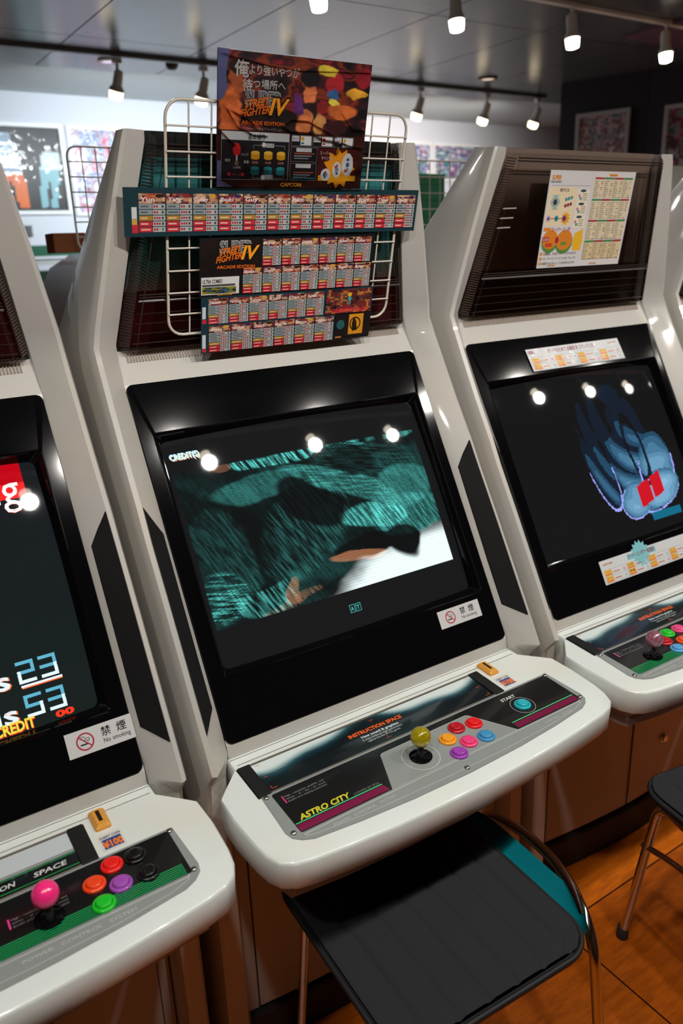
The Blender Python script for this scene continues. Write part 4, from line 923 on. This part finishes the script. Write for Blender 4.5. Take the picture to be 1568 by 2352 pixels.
# sheets on the right machine
cab = Matrix.Translation((.8056, -.0164, 0)) @ Matrix.Rotation(-.01658, 4, 'Z')
def on_cab(fn): return lambda u, v, h: tuple(cab @ Vector(fn(u, v, h)))
def rfn(u, v, h):       # sheet leans a little: lower edge shifted right
    return MQ(u + (.3276 - v) * .072, v, .0225 + h)
def right_sheet(Q):
    Q.rect(-.137, .1135, .003, .3265, 'd5d3d6'); Q.rect(.0045, .1120, .149, .3265, 'd9d6d4')
    Q.text('SUPER', -.132, .3085, .0125, 'c9872a', w=.030, bold=.06, shear=.2); Q.text('STREET FIGHTER II', -.134, .3015, .0060, '2a2f52', w=.034, bold=.04)
    for k in range(2): Q.rect(-.128, .2955 - .0, .0, .2965, '8a8a90')
    Q.poly(rrect(-.134, .208, -.044, .2925, .004, 3), 'e5d6b4'); Q.text('操作方法', -.100, .2830, .0085, '2a2a2c', w=.030, bold=.03)
    Q.star(-.110, .260, .017, '8cc0c8', 4, .8); Q.star(-.110, .260, .011, 'd58a3c', 8); Q.disc(-.110, .260, .0065, '2a3f5c', n=16)
    for k in range(3): Q.disc(-.075 + k * .0085, .266 + k * .002, .0042, '3f8f9c', n=12); Q.disc(-.075 + k * .0085, .252 + k * .002, .0042, '8a2a4c', n=12)
    Q.text('ジャンプ', -.122, .272, .006, '2a4f7a', w=.024); Q.text('しゃがむ', -.122, .243, .006, '2a4f7a', w=.024)
    Q.star(-.068, .224, .017, 'e8a02c', 10); Q.rect(-.126, .2225, -.062, .2255, 'd8862c')
    for k in range(3): Q.disc(-.124 + k * .026, .224, .007, ['b79ac0', '3f9fb0', '8a4a6c'][k], n=14); Q.disc(-.124 + k * .026, .224, .003, '1f2f4a', n=10)
    for k in range(3):
        y = .282 - k * .029; Q.poly(rrect(-.041, y - .022, -.001, y + .006, .003, 3), 'e9dfc6'); Q.disc(-.022, y + .003, .010, '2c4454', r2=.003, n=14); Q.disc(-.033, y - .008, .004, 'c07a98', n=10); Q.disc(-.028, y - .014, .0038, '3f8f9c', n=10)
        for q in range(4): Q.rect(-.022, y - .004 - q * .0045, -.006, y - .0025 - q * .0045, '7a6a5a')
    Q.disc(-.108, .172, .027, '5a8a44', r2=.026); Q.disc(-.060, .170, .029, '5a8a44', r2=.027); Q.disc(-.108, .177, .025, 'd8822a', r2=.022); Q.disc(-.060, .175, .027, 'd8822a', r2=.023)
    Q.rect(-.134, .172, -.113, .183, 'b02a34'); Q.text('注目!', -.132, .1745, .0075, 'f0e6e2', w=.018, bold=.03); Q.rect(-.122, .160, -.099, .169, 'c4462a'); Q.disc(-.085, .175, .006, 'a8243a', r2=.008, n=12); Q.rect(-.071, .163, -.051, .171, '6a8a34')
    Q.rect(-.134, .196, -.110, .204, 'e08a2c'); Q.text('スーパーコンボ', -.108, .1955, .0105, 'b5303c', w=.062, bold=.04)
    Q.star(-.014, .170, .020, 'e8b42c', 12, .75); Q.poly([(-.028, .15), (0, .15), (0, .20), (-.028, .19)], 'e8b42c')
    for k, s in enumerate(('「必殺技」を出すとゲージがたまる!!', 'フル・ゲージで「スーパーコンボ」チャンス!!', '何回でもチャンスを作れるぞ!!')):
        y = .1415 - k * .0112; Q.rect(-.134, y - .001, -.1265, y + .0065, 'd8922a'); Q.text(s, -.124, y, .0068, '2a2a2c' if k != 0 else '6a2a34', w=.112, bold=.02)
    Q.text('CAPCOM', -.105, .1145, .0060, 'b98a34', w=.026, bold=.05); Q.text('CAPCOM', .040, .1145, .0060, 'b98a34', w=.026, bold=.05)
    Q.rect(.058, .3175, .086, .3225, 'd8862c'); rr = random.Random(4)
    for blk in range(4):
        y = .311 - blk * .0475
        for c in range(4):
            x = .011 + c * .0335; Q.rect(x, y, x + .0325, y + .004, 'a8343a' if (c + blk) % 2 == 0 else '3f8a4c')
            Q.rect(x, y - .0405, x + .0325, y - .001, 'ddcfb0' if blk < 3 else 'd8c39a')
            for q in range(9):
                yy = y - .0055 - q * .0043
                Q.rect(x + .001, yy, x + .010 + .009 * rr.random(), yy + .0014, ['5a7f8a', '6a5a4a', '8a7a5a'][q % 3]); 
                if rr.random() < .7: Q.rect(x + .023, yy - .001, x + .027 + .004 * rr.random(), yy + .0008, '6a5a44')
for nm_ in (1,):
    sheet('instruction_sheet', 'white instruction sheet with colourful diagrams on the right machine marquee', right_sheet, on_cab(rfn), -.1385, .1115, .1515, .3282, 'cfcfd2')
def strip(words, star_):
    def mk(Q):
        Q.rect(-.1655, -.027, .1655, .027, 'cfd2d4'); r = random.Random(len(words))
        if star_: Q.star(-.02, .017, .034, '7fc0c8', 14, .75); Q.rect(-.07, .010, .035, .024, '7fc0c8'); Q.text('CAPCOM', -.158, .016, .0062, 'b07a2a', w=.034, bold=.05)
        else:
            Q.raster(lambda U, V: palette(fbm(U, V, 3, 4), ['4a3f5a', 'b08a9a', '2a2a34']), 6, 4, -.162, .015, -.140, .024); Q.text('CAPCOM', .122, .017, .0060, 'b07a2a', w=.032, bold=.05)
        Q.text(words, -.068 if star_ else -.095, .0135, .0125, 'a82c40', w=.10 if star_ else .165, bold=.05)
        nm = ['リュウ', 'E.本田', 'ブランカ', 'ガイル', 'ケン', '春麗', 'ザンギエフ', 'ダルシム'] if star_ else ['T.ホーク', 'フェイロン', 'バルログ', 'サガット', 'キャミィ', 'ディージェイ', 'M.バイソン', 'ベガ']
        for k in range(8):
            x = -.160 + .0805 * (k % 4); y = -.0095 if k < 4 else -.0250
            Q.frame(x, y - .001, x + .077, y + .0145, .0006, '8f9aa0'); Q.rect(x + .001, y + .0070, x + .026, y + .0135, 'eab52c'); Q.rect(x + .001, y + .0000, x + .026, y + .0062, 'e08c2c'); Q.text(nm[k], x + .003, y + .0078, .0048, '3a2a14', w=.020, bold=.02)
            for q in range(5): Q.disc(x + .032 + q * .0048, y + .0055, .0019, 'c0562a', n=8)
            Q.disc(x + .069, y + .0055, .0042, 'a8c4c4' if k % 3 else 'd89ab4', n=12)
    return mk
f1 = lambda u, v, h: on_cab(lambda a, b, c: BZ(.0135 + a, .0615 - b - .0 * a, .0062 + c))(u - v * .10, v, h)
sheet('instruction_strip', 'crinkled white and yellow instruction strip above the screen of the right machine', strip('ゲージのためて 必殺技 を コマンド入力', False), f1, -.1665, -.0285, .1665, .0285, 'd5d7d9', LAMI)
f2 = lambda u, v, h: on_cab(lambda a, b, c: BZ(.0195 + a, .6000 - b, .0052 + c))(u, v, h)
sheet('instruction_strip', 'white and yellow instruction strip below the screen of the right machine', strip('スーパーコンボで一発逆転!!', True), f2, -.1665, -.0285, .1665, .0285, 'd5d7d9', LAMI2)

# ------------------------------------------------------------------ stools
def sgrid(nx, ny, f):
    m = MB(); m.add([f(i / nx, j / ny) for j in range(ny + 1) for i in range(nx + 1)], [(j * (nx + 1) + i, j * (nx + 1) + i + 1, (j + 1) * (nx + 1) + i + 1, (j + 1) * (nx + 1) + i) for j in range(ny) for i in range(nx)]); return m
def stool(label, loc, rot, cx=-.034, cang=0.0, bars=True):
    t = thing('stool', label, 'stool', loc, rot, 'chrome stools with black seat cushions in front of the machines'); H = .435
    ca, sa = math.cos(cang), math.sin(cang)
    # shell: shallow teal sling with upturned rims
    def shp(a, b, low):
        x = .012 + (a - .5) * .40; y = (b - .5) * .35; q = abs(a - .5) * 2; rr = max(0, q - .62) / .38
        e = 1 - max(0, abs(b - .5) * 2 - .55) ** 2 * (1.0 if b < .5 else .5)
        return (x * (e if q > .5 else 1), y, H - .030 + .034 * rr ** 2 - low)
    top = sgrid(24, 12, lambda a, b: shp(a, b, 0)); nb = len(top.v); bot = sgrid(24, 12, lambda a, b: shp(a, b, .006)); top.add(bot.v, [f[::-1] for f in bot.f])
    rimi = [i for i in range(25)] + [25 * j + 24 for j in range(1, 13)] + [25 * 12 + i for i in range(23, -1, -1)] + [25 * j for j in range(11, 0, -1)]
    for a, b in zip(rimi, rimi[1:] + rimi[:1]): top.f.append([a, b, b + nb, a + nb]); top.m.append(0); top.c.append((1, 1, 1))
    obj('seat_shell', top, TEAL, t, smooth=50)
    # cushion: rounded slab with stitched channels
    hx, hy, rad = .196, .205, .062
    def ins(x, y):   # signed distance inside the rounded rectangle
        dx, dy = abs(x) - (hx - rad), abs(y) - (hy - rad)
        return rad - math.hypot(max(dx, 0), max(dy, 0)) - min(max(dx, dy), 0)
    out = rrect(-hx, -hy, hx, hy, rad, 8)
    def place(x, y, z): return (cx + x * ca - y * sa, x * sa + y * ca, z)
    m = MB(); rings = []
    for k, (off, z) in enumerate(((.004, H - .012), (0, H - .008), (.001, H + .002), (.006, H + .006))):
        rings.append([place(x * (hx - off) / hx, y * (hy - off) / hy, z) for x, y in out])
    m.loft(rings, caps=False)
    def tf(a, b):
        x, y = (a * 2 - 1) * (hx - .006), (b * 2 - 1) * (hy - .006)
        # squeeze square grid into the rounded outline
        lim = hx - .006 if abs(y) < hy - rad else hx - .006 - (rad - math.sqrt(max(0, rad * rad - (abs(y) - (hy - rad)) ** 2)))
        x = (a * 2 - 1) * lim; g = min(abs(((x + .196) / .056) % 1), 1 - abs(((x + .196) / .056) % 1))
        return place(x, y, H + .006 + .0055 * (min(1, g * 6)) ** .6 + .004 * (1 - (x / hx) ** 2) - .0)
    g = sgrid(84, 24, tf); m.add(g.v, g.f); m.add(rings[0], [tuple(range(len(out)))[::-1]])
    cu = obj('cushion', m, CUSHION, t, smooth=70); cu['label'] = 'thin black quilted seat cushion'
    obj('piping', MB().tube([place(x, y, H + .003) for x, y in out], .0050, 8, closed=True), PIPING, cu, smooth=60)
    FX = lambda s, x: .018 + s * x
    for s in (-1, 1):
        pts = curve_pts([(FX(s, .206), .221, .012), (FX(s, .205), .158, H - .010 - (.006 if s < 0 else 0)), (FX(s, .222), .06, H + .004 - (.020 if s < 0 else 0)), (FX(s, .214), -.06, H + .006 - (.022 if s < 0 else 0)), (FX(s, .164), -.178, H - .008 - (.008 if s < 0 else 0)), (FX(s, .140), -.262, .012)], .07, 8)
        obj('side_frame', MB().tube(pts, .0098, 14), CHROME, t, smooth=60)
        for xx, yy in ((.206, .221), (.140, -.262)): obj('rubber_foot', MB().lathe([(.0125, 0), (.0135, .004), (.0125, .03), (.010, .032)], (FX(s, xx), yy, 0), 18), mat('rubber_foot', '2b2928', .7), t, smooth=50)
    for s in (-1, 1) if bars else ():
        pts = curve_pts([(FX(s, .205), .190, .285), (FX(s, .215), .10, .315), (FX(s, .205), -.10, .315), (FX(s, .154), -.212, .285)], .06, 6)
        obj('stretcher', MB().tube(pts, .0068, 12), CHROME, t, smooth=60)
    return t
stool('black cushioned chrome stool with a teal rim in front of the middle machine', (-.062, -.566, 0), math.radians(-3), bars=False)
stool('black cushioned chrome stool at the right edge, in front of the right machine', (.645, -.800, 0), math.radians(-10), cx=-.012)
stool('black stool cushion at the bottom left, under the left machine console', (-.865, -.60, 0), math.radians(4), cx=0)

# ------------------------------------------------------------------ rear row
def rear_cab(x, label):
    t = thing('rear_machine', label, 'arcade machine', (x, 1.12, 0), 0, 'low grey machines of the rear row')
    pr_ = [(-.34, 0), (-.34, 1.30), (-.325, 1.42), (-.28, 1.50), (-.20, 1.545), (.20, 1.545), (.28, 1.50), (.325, 1.42), (.34, 1.30), (.34, 0)]
    m = MB().loft([[(a, -.10, b) for a, b in pr_], [(a, .45, b) for a, b in pr_]]); obj('casing', m, mat('rear_case', 'a39c98', .4, coat=.2), t, smooth=40, bevel=.01)
    o2 = [(a * .86, b - .05) for a, b in pr_]; obj('back_panel', MB().loft([[(a, -.106, max(b, .05)) for a, b in o2], [(a, -.10, max(b, .05)) for a, b in o2]]), mat('rear_panel', '8d8682', .5), t)
    return t
rear_cab(.235, 'rounded grey machine top behind, between the left and middle machines'); rear_cab(1.29, 'grey machine of the rear row behind the right machine')
tag(obj('cardboard_box', MB().box((-.155, 1.03, 1.546), (-.062, 1.12, 1.60)), mat('cardboard', '8a4f2c', .8), bevel=.002), 'small brown cardboard box beside the left wire rack', 'box')
bk = MB().box((1.06, 1.06, 1.546), (1.20, 1.20, 1.775)); tag(obj('paper_stack', bk, mat('paper_grey', '8f9290', .8), bevel=.002), 'grey stack behind the wire rack right of the middle machine', 'stack')
for k in range(5): pass
tag(obj('green_folder', MB().box((1.215, 1.08, 1.546), (1.34, 1.10, 1.785)), mat('green_card', '1c6b4a', .6), bevel=.001), 'dark green folder standing beside the grey stack behind the rack', 'folder')
shf = thing('display_shelf', 'pale shelf with green edge strips far behind the left machine', 'shelf', (0, 0, 0))
obj('shelf_top', MB().box((-.4, 3.2, 1.50), (1.2, 3.6, 1.53)), mat('shelf_white', 'c9cfcd', .5), shf)
obj('edge_strip', MB().box((-.4, 3.18, 1.545), (1.2, 3.20, 1.60)), mat('green_strip', '2f6b52', .5), shf)
obj('edge_strip', MB().box((-.4, 3.18, 1.40), (1.2, 3.20, 1.47)), mat('green_strip_dark', '16382c', .5), shf)
for k in range(10): tag(obj('bottle', MB().lathe([(.022, 0), (.024, .01), (.024, .08), (.010, .11), (.010, .125)], (.30 + .035 * k, 3.3, 1.25), 14), mat('bottle%d' % (k % 3), ['b03a4a', '3a8a5c', 'c9c9c9'][k % 3], .3), smooth=50), 'tiny coloured bottle in the shadow under the green edged shelf', 'bottle', 'bottles under the shelf') if False else None
rt = thing('counter_unit', 'white and green counter with a brown side panel at the right edge behind the machines', 'counter', (0, 0, 0))
obj('back_board', MB().box((2.08, .72, 1.50), (2.9, .76, 1.80)), mat('board_pale', 'c3cbbf', .6), rt)
obj('top_board', MB().box((2.06, .60, 1.495), (2.9, .70, 1.525)), mat('shelf_white', 'c9cfcd', .5), rt)
obj('green_band', MB().box((2.06, .605, 1.455), (2.9, .70, 1.494)), mat('green_dark', '14452f', .5), rt)
obj('white_band', MB().box((2.06, .600, 1.430), (2.9, .70, 1.454)), mat('shelf_white', 'c9cfcd', .5), rt)
obj('side_board', MB().box((2.06, .605, 0), (2.9, .70, 1.429)), mat('board_brown', 'a8682f', .5), rt)
